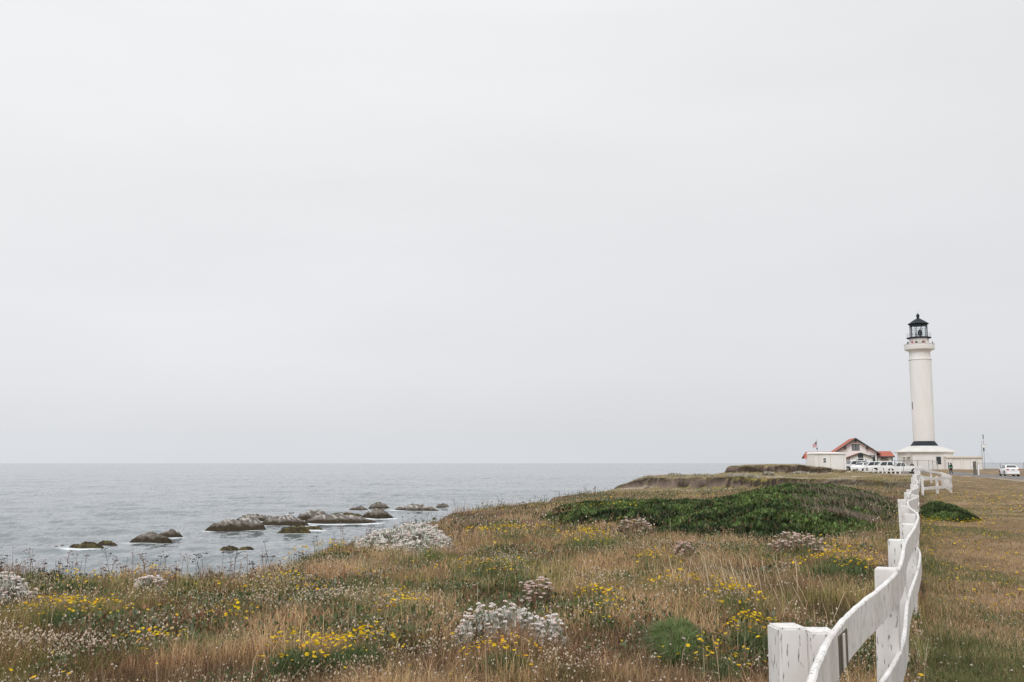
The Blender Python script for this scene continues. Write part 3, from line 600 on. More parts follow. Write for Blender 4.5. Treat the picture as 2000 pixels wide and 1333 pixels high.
# entrance porch on the left of the base
MB().box(-BW-1.55, -BW+.05, -3.6, -1.9, lz(892.5, -3), lz(890.7, -3)).build('porch_canopy', CREAM, LH)
for xx in (-BW-1.3,): MB().tube((xx, -3.3, -.4), (xx, -3.3, lz(892.5, -3)), .13, n=12).build('porch_column', mat('brown_post', (.30, .24, .21), .8), LH)
# annexe to the right of the lighthouse
def annexe():
    D = 216.; x0, x1 = plan(1849, D, 1), plan(1920, D, 1); z0 = H((x0+x1)/2, D)-.5; zt = zat(894.5, D); off = (x0, D, z0)
    r = empty('flat_roofed_annexe', off, 0, 'low cream flat roofed building with panelled wall right of the lighthouse', 'building')
    MB().box(x0, x1, D, D+7, z0, zt).build('wall', CREAM, r, off)
    MB().box(x0-.05, x1+.15, D-.35, D+7.3, zt+.003, zt+.28).build('roof', mat('pale_roof_edge', (.72, .66, .58), .8), r, off)
    pm = mat('panel_groove', (.48, .44, .40), .8)
    def X(px): return plan(px, D, 1)
    for a, b in ((1860, 1877), (1881, 1896)):
        zz0 = zat(917, D); zz1 = zat(898, D); m = MB(); e = .05
        m.box(X(a), X(a)+e, D-.02, D-.003, zz0, zz1).box(X(b)-e, X(b), D-.02, D-.003, zz0, zz1).box(X(a)+e, X(b)-e, D-.02, D-.003, zz1-e, zz1); m.build('wall_panel', pm, r, off)
    MB().box(X(1851.3), X(1853.5), D-.05, D-.003, z0+.3, zat(903, D)).build('door', mat('blue_grey_door', (.14, .17, .20), .6), r, off)
    MB().box(X(1905), X(1906), D-.12, D-.003, z0+.3, zat(896, D)).build('downpipe', CREAM, r, off)
annexe()
# ------------------------------------------------------------------ shed in front left
def shed():
    D = 166.; x0, x1 = plan(1591.5, D, 1), plan(1653, D, 1); z0 = H((x0+x1)/2, D)-.6; zt = zat(887, D); off = (x0, D, z0)
    r = empty('white_shed', off, 0, 'cream flat roofed shed with one small window left of the gabled house', 'shed')
    X = lambda px: plan(px, D, 1)
    MB().box(x0, x1, D, D+4.2, z0, zt).build('wall', CREAM, r, off)
    MB().hexa([(x0-.12, D-.25, zt+.003), (x1+.12, D-.25, zt+.003), (x1+.12, D+4.4, zt+.003), (x0-.12, D+4.4, zt+.003), (x0-.12, D-.25, zt+.14), (x1+.12, D-.25, zt+.14), (x1-.1, D+4.2, zt+.34), (x0+.1, D+4.2, zt+.34)]).build('roof', WHITE, r, off)
    pm = mat('beige_batten', (.62, .58, .52), .8)  # battens a darker beige than the plaster wall
    for a in (1600, 1622.5, 1648.5): MB().box(X(a)-.035, X(a)+.035, D-.03, D-.003, z0, zt-.02).build('batten', pm, r, off)
    f = win(r, X(1608.6), X(1613.4), zat(903, D), zat(895.5, D), D, fr=.05, fm=CREAM, nz=2, bar=.09, off=off)
shed()
# ------------------------------------------------------------------ gabled house with the red roof
def house():
    D = 212.; cx = plan(1672, D, 2); z0 = H(cx, D)-.6; rz = math.radians(-12.8); r = empty('gabled_house', (cx, D, z0), rz, 'pale gabled house with orange red roof and dark green trim beside the lighthouse', 'house')
    hw = 4.32; L = 12.; k = lambda py, d=0: zat(py, D+d)-z0
    ze = k(883.5); za = k(855.5); ov = 1.15
    MB().prism([(-hw, 0), (hw, 0), (hw, ze-.05), (0, za-.35), (-hw, ze-.05)], 0, L).build('wall', STUCCO, r)
    sl_ = (za-ze)/(hw); th = .16
    def slope(sx, m, y0, y1, xo, zo=0, t=th, apex=za, hw_=hw, s_=sl_, name='roof', par=r, cx_=0):
        xe = hw_+xo; p = [(cx_, apex+zo), (cx_+sx*xe, apex+zo-s_*xe*.985), (cx_+sx*xe, apex+zo-s_*xe*.985-t), (cx_, apex+zo-t)]
        return MB().prism(p, y0, y1).build(name, m, par)
    slope(-1, RED, -.9, L+.6, ov-.2); slope(1, RED, -.9, L+.6, .55)
    for sx, xo in ((-1, ov-.16), (1, .59)):
        xe = hw+xo; MB().prism([(0, za-.015), (sx*xe, za-.015-sl_*xe*.985), (sx*xe, za-.30-sl_*xe*.985), (0, za-.30)], -1.06, -.905).build('barge_board', GTRIM, r)
    for x in (-2.1, 0, 2.2): MB().box(x-.1, x+.1, -.85, 0, za-abs(x)*sl_-.95, za-abs(x)*sl_-.32).build('eave_bracket', GTRIM, r)
    win(r, -.62, -.03, k(879), k(869.2), 0, fr=.13, gm=mat('pale_pane', (.30, .31, .33), .2), nx=2, nz=3, bar=.05)
    win(r, .13, .66, k(879), k(869.2), 0, fr=.13, gm=bpy.data.materials['pale_pane'], nx=2, nz=3, bar=.05)
    MB().box(hw-.14, hw+.02, -.03, .1, 0, ze-.1).build('corner_board', GTRIM, r)
    # tall dark side door on the front wall
    d = MB().box(2.75, 3.85, -.06, -.004, 0, k(889.3)).build('side_door', GTRIM, r); MB().box(2.95, 3.65, -.075, -.062, k(891.8), k(890.5)).build('door_light', LAMP, d)
    # stain high on the wall
    MB().box(3.0, 3.55, -.01, -.003, k(878.5), k(876)).build('wall_stain', mat('ochre_stain', (.60, .48, .28), .85), r)
    # gabled porch in front
    px_, py_ = .55, -3.6; pa = k(884.3, -4); pe = k(892.5, -4); ph = 2.35; ps = (pa-pe)/ph
    MB().prism([(px_-ph, 0), (px_+ph, 0), (px_+ph, pe-.1), (px_, pa-.2), (px_-ph, pe-.1)], py_, -.02).build('porch_wall', STUCCO, r)
    for sx, xo in ((-1, .62), (1, .4)):
        xe = ph+xo; MB().prism([(px_, pa), (px_+sx*xe, pa-ps*xe), (px_+sx*xe, pa-ps*xe-.13), (px_, pa-.13)], py_-.5, -.03).build('porch_roof', RED, r)
        MB().prism([(px_, pa-.01), (px_+sx*xe, pa-.01-ps*xe), (px_+sx*xe, pa-.2-ps*xe), (px_, pa-.2)], py_-.62, py_-.505).build('barge_board', GTRIM, r)
    MB().box(px_-ph-.02, px_-ph+.12, py_-.04, py_-.003, 0, pe-.15).build('corner_board', GTRIM, r)
    win(r, px_-.42, px_+.42, k(893.5, -4), k(887, -4), py_, fr=.1, nx=3, nz=2, bar=.04)
    MB().box(px_-.5, px_+.5, py_-.05, py_-.003, k(896.6, -4), k(894.3, -4)).build('pale_transom', mat('pale_board', (.45, .45, .46), .7), r)
    MB().box(px_-.52, px_+.52, py_-.04, py_-.003, 0, k(896.8, -4)).build('doorway', DARK, r)
    for xx in (px_-.75, px_+.95): MB().box(xx-.13, xx+.13, py_-.18, py_-.003, k(900, -4), k(898, -4)).build('wall_lamp', GREYP, r)
    # right wing with roof sloping to the front
    x0, x1 = hw+.02, hw+3.25; za2 = k(881.8, 3); ze2 = k(892, -.3)
    MB().box(x0, x1-.25, .3, 5, 0, ze2).build('wing_wall', STUCCO, r)
    MB().hexa([(x0, -.35, ze2-.12), (x1+.15, -.35, ze2-.12), (x1-.1, 3.2, za2-.12), (x0, 3.2, za2-.12), (x0, -.35, ze2+.04), (x1+.15, -.35, ze2+.04), (x1-.1, 3.2, za2), (x0, 3.2, za2)]).build('wing_roof', RED, r)
    MB().hexa([(x0, 3.2, za2-.12), (x1-.1, 3.2, za2-.12), (x1+.1, 6, ze2-.1), (x0, 6, ze2-.1), (x0, 3.2, za2), (x1-.1, 3.2, za2), (x1+.1, 6, ze2), (x0, 6, ze2)]).build('wing_roof', RED, r)
    MB().box(x0, x1+.16, -.42, -.36, ze2-.2, ze2+.03).build('gutter', GTRIM, r)
    MB().box(x1-.42, x1-.2, .24, .295, 0, ze2-.15).build('corner_board', GTRIM, r)
    win(r, x0+.85, x0+1.75, k(896.5), k(893), .3, fr=.05)
    MB().prism([(x0+.55, k(897.6)), (x0+1.2, k(895.4)), (x0+2.2, k(897.6)), (x0+2.2, k(898.2)), (x0+.55, k(898.2))], -.5, .28).build('door_hood', mat('brown_hood', (.12, .075, .06), .7), r)
    # left wing: long low roof behind the shed
    x0, x1 = -hw-6.2, -hw-.02; za3 = k(882.6, 6); ze3 = k(892.8, 1)
    MB().box(x0+.8, x1, 2, 9, 0, ze3-.02).build('wing_wall', STUCCO, r)
    for a, b, c, d_ in ((1.2, ze3-.2, 5.5, za3),):
        MB().hexa([(x0, a, b-.12), (x1, a, b-.12), (x1, c, d_-.12), (x0+.7, c, d_-.12), (x0, a, b), (x1, a, b), (x1, c, d_), (x0+.7, c, d_)]).build('wing_roof', RED, r)
        MB().hexa([(x0+.7, c, d_-.12), (x1, c, d_-.12), (x1, 9.8, b-.12), (x0, 9.8, b-.12), (x0+.7, c, d_), (x1, c, d_), (x1, 9.8, b), (x0, 9.8, b)]).build('wing_roof', RED, r)
house()
# ------------------------------------------------------------------ flag, masts, low wall
def flag():
    D = 200.; x = plan(1595.5, D, 5); z0 = H(x, D)-.3; off = (x, D, z0); r = empty('flagpole', off, 0, 'thin flagpole rising behind the left end of the shed', 'flagpole'); zt = zat(859.5, D)
    MB().tube((x, D, z0), (x, D, zt), .05, .03).build('pole', STEEL, r, off); MB().lathe([(.02, zt), (.07, zt+.06), (.02, zt+.13)], 8, c=(x, D, 0)).build('finial', STEEL, r, off)
    MB().lathe([(.08, 0), (.14, .1), (.14, .3), (.08, .4)], 8, c=(x, D, zat(878.5, D))).build('lamp_box', GREYP, r, off)
    # flag drooping down and to the left
    nu, nv = 40, 26; V, C = [], []; h = 1.05; w = 1.15; top = zat(862, D)
    F_ = []
    for j in range(nv):
        for i in range(nu):
            u = i/nu; v = j/nv; k = len(V)
            for (a, b) in ((u, v), (u+1/nu, v), (u+1/nu, v+1/nv), (u, v+1/nv)):
                V.append((x-.05-a*.66*w, D+.12*math.sin(a*7+b)*a, top-a*.95*w*.62-b*h*(1-.35*a)+.03*math.sin(a*9)))
            st = int(v*13); c = (.55, .06, .08) if st % 2 == 0 else (.8, .78, .77)
            if u < .4 and st < 7:
                c = (.04, .05, .13)
                if i % 3 == 1 and j % 3 == 1: c = (.8, .8, .8)
            C += [c]*4; F_.append((k, k+1, k+2, k+3))
    o = npmesh('flag', V, F_, C, mat_attr('flag_cloth', .85, trans=.3)); tag(o, 'striped flag with dark blue starred corner drooping from the flagpole', 'flag')
flag()
def masts():
    D = 205.; x = plan(1921, D, 5); z0 = H(x, D)-.1; off = (x, D, z0); r = empty('antenna_mast', off, 0, 'tall guyed antenna mast with white equipment drum right of the annexe', 'antenna'); Z = lambda py: zat(py, D)
    MB().tube((x, D, z0), (x-.02, D, Z(850)), .05, .035).build('mast', STEEL, r, off); MB().tube((x, D, Z(857)), (x, D, Z(849)), .1).build('whip_sleeve', GREYP, r, off)
    MB().tube((x, D, Z(882)), (x, D, Z(875)), .13, n=10).build('equipment_box', GREYP, r, off); MB().lathe([(.05, -.3), (.26, -.24), (.28, .2), (.05, .32)], 14, c=(x+.05, D, Z(872.5))).build('drum', WHITE, r, off)
    MB().box(x-.1, x+.5, D-.04, D+.04, Z(869.8), Z(869)).tube((x+.45, D, Z(871)), (x+.45, D, Z(868)), .03).build('side_arm', STEEL, r, off)
    MB().tube((x, D, Z(864)), (x+.3, D, Z(863)), .03).build('side_arm', STEEL, r, off)
    for dx, dy, pt in ((2.3, -1, 874), (1.9, -1.6, 884), (-1.5, 3, 874), (-1.5, 3.4, 884)): MB().tube((x, D, Z(pt)), (x+dx, D+dy, H(x+dx, D+dy)), .012, n=4).build('guy_wire', STEEL, r, off)
    x2 = plan(1917.2, D, 5); off = (x2, D, z0); r = empty('antenna_pole', off, 0, 'shorter thin antenna pole just left of the guyed mast', 'antenna')
    MB().tube((x2, D, z0), (x2-.05, D, Z(868)), .05).build('pole', STEEL, r, off); MB().tube((x2-.05, D, Z(868)), (x2-.05, D, Z(860)), .02).build('whip', STEEL, r, off)
    MB().tube((x2-.05, D, Z(864.5)), (x-.06, D, Z(864.5)), .02).build('cross_arm', STEEL, r, off)
    D = 212.; x0, x1 = plan(1921.5, D), plan(1952, D); z0 = H(x0, D); off = (x0, D, z0); r = empty('low_white_wall', off, 0, 'low white wall with dark openings seen beyond the chain link', 'wall')
    zt = zat(917.2, D); MB().box(x0, x1, D, D+.3, z0-.6, zt-.28).build('parapet', WHITE, r, off)
    for a, b in ((1922.3, 1926.5), (1929, 1934), (1936.5, 1941.5), (1943, 1949.5)): MB().box(plan(a, D), plan(b, D), D+.02, D+.28, zt-.278, zt).build('planter', DARK, r, off, bevel=.05)
masts()
# ------------------------------------------------------------------ cars
def wheel(par, x, y, r=.33, w=.22):
    s = 1 if y > 0 else -1
    t = MB().lathe([(r*.6, -w/2), (r*.93, -w/2), (r, -w/2+.03), (r, w/2-.03), (r*.93, w/2), (r*.6, w/2)], 28, c=(x, y-s*w*.5, r), axis='y').build('wheel', TYRE, par, smooth=True)
    MB().lathe([(r*.62, 0), (r*.55, .02*s), (r*.2, .03*s), (.02, .035*s)], 20, c=(x, y+.0, r), axis='y').build('rim', RIM, t, smooth=True)
    MB().lathe([(r+.09, 0), (r+.09, .012*s)], 28, c=(x, y-.012*s, r+.03), axis='y').build('wheel_arch', DARK, par)
def body(par, st, m):
    """st: rows (x, zlow, zshoulder, half width, crown)"""
    rings = []
    for x, zl, zs, hw, cr_ in st:
        half = [(hw*.90, zl), (hw*.985, zl+.08), (hw, zl+(zs-zl)*.5), (hw*.975, zs-(zs-zl)*.14), (hw*.90, zs), (hw*.5, zs+cr_*.8), (0, zs+cr_)]
        rings.append([(x, y, z) for y, z in half]+[(x, -y, z) for y, z in half[-2::-1]])
    n = len(rings[0]); v = [p for r_ in rings for p in r_]
    f = [(k*n+i, k*n+(i+1) % n, (k+1)*n+(i+1) % n, (k+1)*n+i) for k in range(len(rings)-1) for i in range(n)]+[tuple(range(n)), tuple(range((len(rings)-1)*n, len(rings)*n))[::-1]]
    return MB().add(v, f).build('body', m, par, smooth=True)
def quad_panel(par, name, m, P, mar=(.1, .1, .1, .1), out=.012):
    """panel on the plane of quad P (bottom-left, bottom-right, top-right, top-left), inset by fractions l, r, b, t"""
    P = [Vector(p) for p in P]; l, r_, b, t = mar
    def at(u, v): return (P[0]*(1-u)+P[1]*u)*(1-v)+(P[3]*(1-u)+P[2]*u)*v
    n = (P[1]-P[0]).cross(P[3]-P[0]).normalized(); q = [at(l, b), at(1-r_, b), at(1-r_, 1-t), at(l, 1-t)]
    return MB().hexa([p-n*.01 for p in q]+[p+n*out for p in q]).build(name, m, par)
def cabin(par, xf, xr, xtf, xtr, zb, zt, wb, wt, m, sides):
    v = [(xf, wb, zb), (xf, -wb, zb), (xr, -wb, zb), (xr, wb, zb), (xtf, wt, zt), (xtf, -wt, zt), (xtr, -wt, zt), (xtr, wt, zt)]
    MB().add([v[0], v[1], v[2], v[3], v[4], v[5], v[6], v[7]], [(0, 1, 2, 3), (7, 6, 5, 4), (0, 4, 5, 1), (1, 5, 6, 2), (2, 6, 7, 3), (3, 7, 4, 0)]).build('cabin', m, par, bevel=.05, seg=3, smooth=True)
    quad_panel(par, 'windscreen', GLASS, [v[1], v[0], v[4], v[5]], (.07, .07, .03, .13))
    quad_panel(par, 'rear_window', GLASS, [v[3], v[2], v[6], v[7]], (.09, .09, .12, .15))
    for a, b, c, d in sides: # fractions along from front to rear
        quad_panel(par, 'side_window', GLASS, [v[0], v[3], v[7], v[4]][:4], (a, 1-b, c, d)) if 0 else None
        quad_panel(par, 'side_window', GLASS, [v[3], v[0], v[4], v[7]], (1-b, a, c, d)); quad_panel(par, 'side_window', GLASS, [v[1], v[2], v[6], v[5]], (a, 1-b, c, d))
def car(kind, m, name, label, cat, group):
    r = empty(name, (0, 0, 0), 0, label, cat, group)
    if kind == 'sedan':
        L = 2.27; st = [(L, .32, .62, .62, .03), (L-.1, .22, .70, .78, .04), (L-.5, .18, .84, .86, .07), (L-1.1, .18, .95, .88, .06), (.6, .18, .97, .88, .03), (-.6, .18, 1.0, .88, .02), (-1.3, .18, 1.06, .88, .03), (-1.9, .18, 1.08, .87, .04), (-L+.12, .22, 1.03, .82, .04), (-L, .34, .96, .72, .02)]
        body(r, st, m); cabin(r, 1.15, -1.75, .35, -1.05, .97, 1.46, .79, .60, m, ((.06, .40, .1, .14), (.43, .76, .1, .14), (.79, .93, .2, .3))); wx = (1.38, -1.25); wr = .32; hwid = .88
    elif kind in ('suv', 'wagon'):
        L = 2.35; st = [(L, .38, .80, .70, .03), (L-.12, .25, .92, .85, .04), (L-.6, .22, 1.05, .92, .06), (1.1, .22, 1.12, .92, .05), (.3, .22, 1.12, .92, .02), (-1.6, .22, 1.14, .92, .02), (-L+.1, .25, 1.12, .90, .02), (-L, .36, 1.06, .84, .01)]
        body(r, st, m); cabin(r, 1.15, -2.28, .45, -1.95, 1.1, 1.80, .85, .70, m, ((.05, .33, .1, .14), (.36, .62, .1, .14), (.65, .94, .1, .14))); wx = (1.45, -1.4); wr = .36; hwid = .92
    else:
        L = 2.95; crew = kind == 'crew'; st = [(L, .45, .95, .80, .03), (L-.15, .35, 1.08, .94, .04), (L-.7, .32, 1.16, .98, .06), (1.5, .32, 1.20, .98, .05), (1.0, .32, 1.20, .98, .02), (-.9, .32, 1.20, .98, .02), (-1.0, .32, 1.21, .98, .0), (-L+.05, .36, 1.21, .98, .0), (-L, .40, 1.2, .95, .0)]
        body(r, st, m); xr = -1.15 if crew else -.55; cabin(r, 1.45, xr, .75, xr+.2, 1.18, 1.90, .90, .72, m, ((.07, .50, .1, .14), (.56, .92, .1, .14))); wx = (1.95, -1.75); wr = .41; hwid = .98
        MB().box(-L+.12, xr-.1, -.82, .82, 1.205, 1.225).build('load_bed', GREYP, r)
        for s in (1, -1): MB().box(-L+.1, xr-.05, s*.86-.05, s*.86+.05, 1.2, 1.30).build('bed_rail', m, r, bevel=.02)
    for x in wx:
        for s in (1, -1): wheel(r, x, s*(hwid+.004), wr, .24)
    for s in (1, -1):
        MB().box(L-.22, L-.04, s*hwid*.70-.13, s*hwid*.70+.13, st[1][2]-.22, st[1][2]-.06).build('headlight', LAMP, r, bevel=.03)
        MB().box(-L-.012, -L+.22, s*hwid*.74-.17, s*hwid*.74+.12, st[-2][2]-.28, st[-2][2]-.08).build('tail_lamp', TAIL, r, bevel=.03)
        MB().box(1.0, 1.16, s*(hwid+.02), s*(hwid+.18), st[3][2]-.0, st[3][2]+.15).build('wing_mirror', m, r, bevel=.03)
    MB().box(L-.08, L+.03, -hwid*.45, hwid*.45, st[1][1]+.18, st[1][2]-.16).build('grille', GREYP, r, bevel=.02)
    MB().box(-L-.015, -L+.05, -.17, .17, st[-2][2]-.28, st[-2][2]-.14).build('number_plate', RIM, r)
    MB().box(-L-.03, -L+.1, -hwid*.86, hwid*.86, st[-1][1]-.08, st[-1][1]+.12).build('rear_bumper', m if kind == 'sedan' else GREYP, r, bevel=.03)
    return r
def put(r, px, D, deg, dz=0, k=1): r.scale = (k, k, k); x = plan(px, D); r.location = (x, D, H(x, D)+dz); r.rotation_euler = (0, 0, math.radians(deg)); return r
G = 'cars parked in a row beside the lighthouse'
put(car('sedan', CARW, 'white_sedan', 'white sedan seen from behind with red tail lamps, on the road at right edge', 'car', None), 1971.5, 132, 75.5, .04)
put(car('pickup', CARW, 'pickup_truck', 'white extended cab pickup nearest in the row, open bed behind the fence end', 'pickup truck', G), 1762, 150, 171, 0, .9)
put(car('crew', CARW, 'pickup_truck', 'tall white crew cab pickup second from the right in the row', 'pickup truck', G), 1731, 157, 172, 0, .96)
put(car('suv', CARW, 'parked_suv', 'white sport utility car in the middle of the parked row', 'car', G), 1703, 163, 178)
put(car('sedan', CARW, 'parked_car', 'white car showing its windscreen between the utility car and hatch', 'car', G), 1685, 166, 215, .1)
put(car('suv', CARW, 'parked_hatchback', 'white hatchback at left of the row beside the shed', 'car', G), 1668, 170, 185)
put(car('wagon', CARD, 'parked_wagon', 'dark roofed wagon behind the white hatchback, under the porch', 'car', G), 1669, 174, 183)
# ------------------------------------------------------------------ people
def skin(name, nodes, edges, m, parent=None, root=0, sub=1):
    me = bpy.data.meshes.new(name); me.from_pydata([n[0] for n in nodes], edges, []); o = bpy.data.objects.new(name, me); COL.objects.link(o)
    md = o.modifiers.new('s', 'SKIN'); md.use_smooth_shade = True
    for i, n in enumerate(nodes):
        r_ = n[1]; sv = me.skin_vertices[0].data[i]; sv.radius = r_ if isinstance(r_, tuple) else (r_, r_); sv.use_root = (i == root)
    if sub: q = o.modifiers.new('u', 'SUBSURF'); q.levels = sub; q.render_levels = sub
    dg = bpy.context.evaluated_depsgraph_get(); dg.update(); nm = bpy.data.meshes.new_from_object(o.evaluated_get(dg)); bpy.data.objects.remove(o); nm.name = name
    nm.materials.clear(); nm.materials.append(m); o = bpy.data.objects.new(name, nm); COL.objects.link(o)
    if parent is not None: o.parent = parent
    return o
SKINM = mat('skin', (.42, .25, .18), .6)
def cloth(name, c): return bpy.data.materials.get(name) or mat(name, c, .85)
def person(label, top, legs, hair, pose='stand', longhair=False, group=None, sleeves=True):
    r = empty('person', (0, 0, 0), 0, label, 'person', group)
    st = .16 if pose == 'walk' else .03
    el = [(-.26, .0, 1.15), (.26, .0, 1.15)]; ha = [(-.27, .1, .90), (.27, .1, .90)]
    if pose == 'lean': el = [(-.27, .1, 1.16), (.27, .1, 1.16)]; ha = [(-.18, .36, 1.12), (.16, .36, 1.12)]
    if pose == 'camera': el = [(-.25, .16, 1.25), (.25, .16, 1.25)]; ha = [(-.07, .33, 1.52), (.07, .33, 1.52)]
    N = [((0, 0, .95), (.15, .10)), ((0, 0, 1.15), (.135, .09)), ((0, 0, 1.38), (.16, .10)), ((0, 0, 1.47), .055), ((0, .01, 1.54), .06), ((0, .02, 1.62), (.078, .095)), ((0, .01, 1.70), (.055, .07)), ((0, .12, 1.60), .016),
         ((-.18, 0, 1.40), .06), (el[0], .042), (ha[0], .032), ((.18, 0, 1.40), .06), (el[1], .042), (ha[1], .032),
         ((-.1, 0, .88), .09), ((-.1, .03+st, .50), .058), ((-.1, st*.6, .10), .042), ((-.1, st*.6+.14, .04), .035), ((.1, 0, .88), .09), ((.1, .03-st*.4, .50), .058), ((.1, -st*1.2, .10), .042), ((.1, -st*1.2+.14, .04), .035)]
    Eg = [(0, 1), (1, 2), (2, 3), (3, 4), (4, 5), (5, 6), (5, 7), (2, 8), (8, 9), (9, 10), (2, 11), (11, 12), (12, 13), (0, 14), (14, 15), (15, 16), (16, 17), (0, 18), (18, 19), (19, 20), (20, 21)]
    for s, k in ((-1, 10), (1, 13)): # five tapering fingers on each hand
        h = Vector(N[k][0]); e = Vector(N[9 if s < 0 else 12][0]); d = (h-e).normalized(); sd_ = d.cross(Vector((1, 0, 0))).normalized() if abs(d.x) < .8 else Vector((0, 0, 1))
        for j in range(5):
            if j < 4: a = h+d*.05+sd_*(j-1.5)*.017; b = a+d*(.065, .075, .07, .055)[j]; N += [(tuple(a), .009), (tuple(b), .006)]
            else: a = h+sd_*.035; b = a+d*.045+sd_*.02; N += [(tuple(a), .010), (tuple(b), .007)]
            Eg += [(k, len(N)-2), (len(N)-2, len(N)-1)]
    skin('body', N, Eg, SKINM, r)
    g = 1.16
    T = [((0, 0, .90), (.165, .12)), ((0, 0, 1.15), (.155, .115)), ((0, 0, 1.38), (.18, .125)), ((0, 0, 1.46), .07), ((-.19, 0, 1.40), .078), (tuple(el[0]), .058), (tuple(Vector(el[0]).lerp(Vector(ha[0]), .85)), .045), ((.19, 0, 1.40), .078), (tuple(el[1]), .058), (tuple(Vector(el[1]).lerp(Vector(ha[1]), .85)), .045)]
    skin('jacket', T, [(0, 1), (1, 2), (2, 3), (2, 4), (4, 5), (5, 6), (2, 7), (7, 8), (8, 9)], top, r)
    skin('trousers', [((0, 0, .93), (.165, .12))]+[(n[0], n[1]*1.38 if not isinstance(n[1], tuple) else n[1]) for n in (N[14], N[15], N[16], N[18], N[19], N[20])], [(0, 1), (1, 2), (2, 3), (0, 4), (4, 5), (5, 6)], legs, r)
    for a in (16, 20):
        p = Vector(N[a][0]); skin('shoe', [((p.x, p.y-.02, .05), .052), ((p.x, p.y+.15, .04), (.045, .035))], [(0, 1)], cloth('dark_shoe', (.03, .03, .03)), r)
    Hn = [((0, -.02, 1.66), (.09, .10)), ((0, -.03, 1.72), (.07, .08))]; He = [(0, 1)]
    if longhair: Hn += [((0, -.10, 1.52), (.13, .06)), ((0, -.15, 1.22), (.13, .05))]; He += [(0, 2), (2, 3)]
    skin('hair', Hn, He, hair, r)
    return r
HB_, HD_ = cloth('dark_hair', (.02, .015, .012)), cloth('brown_hair', (.09, .05, .03))
def lp(p, px, D, deg, z=None, s=1.): x = plan(px, D, 0); p.location = (x, D, (H(x, D) if z is None else z)); p.rotation_euler = (0, 0, math.radians(deg)); p.scale = (s, s, s)
lp(person('woman with long dark hair and green top walking away toward the annexe', cloth('green_blue_top', (.02, .17, .075)), cloth('black_trousers', (.02, .02, .03)), HB_, 'walk', True), 1857.8, 151, 5)
x = plan(1782, 158, 0); lp(person('man in olive brown jacket standing behind the bed of the nearest pickup', cloth('olive_jacket', (.085, .06, .04)), cloth('grey_trousers', (.10, .10, .11)), HD_, 'stand'), 1782, 158, 165, zat(903.2, 158)-1.8, 1.05)
GZ = LZ+H3+.13
for (px, ct, lab, pose) in ((1769.3, (.03, .03, .035), 'visitor in black leaning at the far left of the lighthouse gallery', 'lean'), (1775.2, (.62, .10, .22), 'visitor in pink top on the lighthouse gallery beside the left end', 'camera'), (1780.6, (.04, .035, .04), 'visitor in dark coat on the gallery right of the pink top', 'lean'),
                         (1786.3, (.62, .58, .56), 'dark haired visitor in white top alone mid gallery', 'lean'), (1791.6, (.10, .04, .05), 'visitor in dark red jacket, left of the close pair on the gallery', 'camera'), (1794.6, (.55, .25, .25), 'visitor in salmon top, right of the close pair on the gallery', 'lean'), (1816.8, (.03, .03, .05), 'visitor in black alone at the right end of the gallery', 'lean')):
    p = person(lab, mat('jacket_cloth', ct, .85), cloth('navy_trousers', (.03, .035, .06)), HB_, pose, False, 'visitors on the lighthouse gallery')
    dx = (px-1794)*.1158; dx = max(min(dx, 2.62), -2.70); yy = -math.sqrt(max(2.75**2-dx*dx, .2)); p.location = (LX+dx, LY+yy, GZ-.02); p.rotation_euler = (0, 0, math.atan2(yy, dx)-math.pi/2)
# a gull far out over the sea
gu = MB().hexa([(-.08, -.3, 0), (.08, -.3, 0), (.05, .35, .02), (-.05, .35, .02), (-.06, -.25, .12), (.06, -.25, .12), (.03, .3, .1), (-.03, .3, .1)])
for s in (1, -1): gu.add([(s*.05, -.1, .08), (s*.05, .12, .08), (s*.45, .1, .22), (s*.45, -.04, .22), (s*.9, -.12, .1), (s*.45, .1, .20), (s*.05, .12, .06)], [(0, 1, 2, 3), (3, 2, 4), (4, 5, 3)])
D = 300.; tag(gu.build('seabird', cloth('gull_grey', (.12, .12, .13))), 'tiny dark seabird flying low above the horizon', 'bird').location = (plan(1172, D, 10), D, zat(822, D))
# ------------------------------------------------------------------ vegetation
PLANT = mat_attr('plant_matter', .75, trans=.28)
LEAFM = mat_attr('shrub_leaves', .6, trans=.15, spec=.3)
def P3(x, y, dz=0): return np.column_stack([x, y, land(x, y)+dz])
# footprints of the dense shrubs, as plan polygons read off the photograph on the ground
def poly_plan(pts, zo): return np.array([gpt(a, b, zo)[:2] for a, b in pts])
SHRUBS = [([(1052, 1004), (1075, 990), (1120, 978), (1200, 976), (1290, 977), (1350, 977), (1400, 972), (1440, 960), (1480, 955), (1560, 952), (1650, 953), (1700, 957), (1745, 972), (1757, 992), (1740, 1012), (1690, 1030), (1600, 1042), (1500, 1046), (1400, 1044), (1300, 1036), (1250, 1018), (1200, 1012), (1130, 1014), (1080, 1012)], .5,
           'broad low dark green shrub mass spreading across the meadow left of the fence'),
          ([(1786, 1003), (1792, 990), (1815, 983), (1850, 988), (1880, 996), (1905, 1003), (1915, 1010), (1890, 1013), (1850, 1011), (1815, 1008)], .30, 'dark green shrub on the lawn just right of the fence'),
          ([(1259, 1262), (1265, 1240), (1290, 1228), (1330, 1226), (1362, 1234), (1376, 1256), (1368, 1280), (1335, 1292), (1290, 1288)], .20, 'small rounded feathery green bush in the foreground grass')]
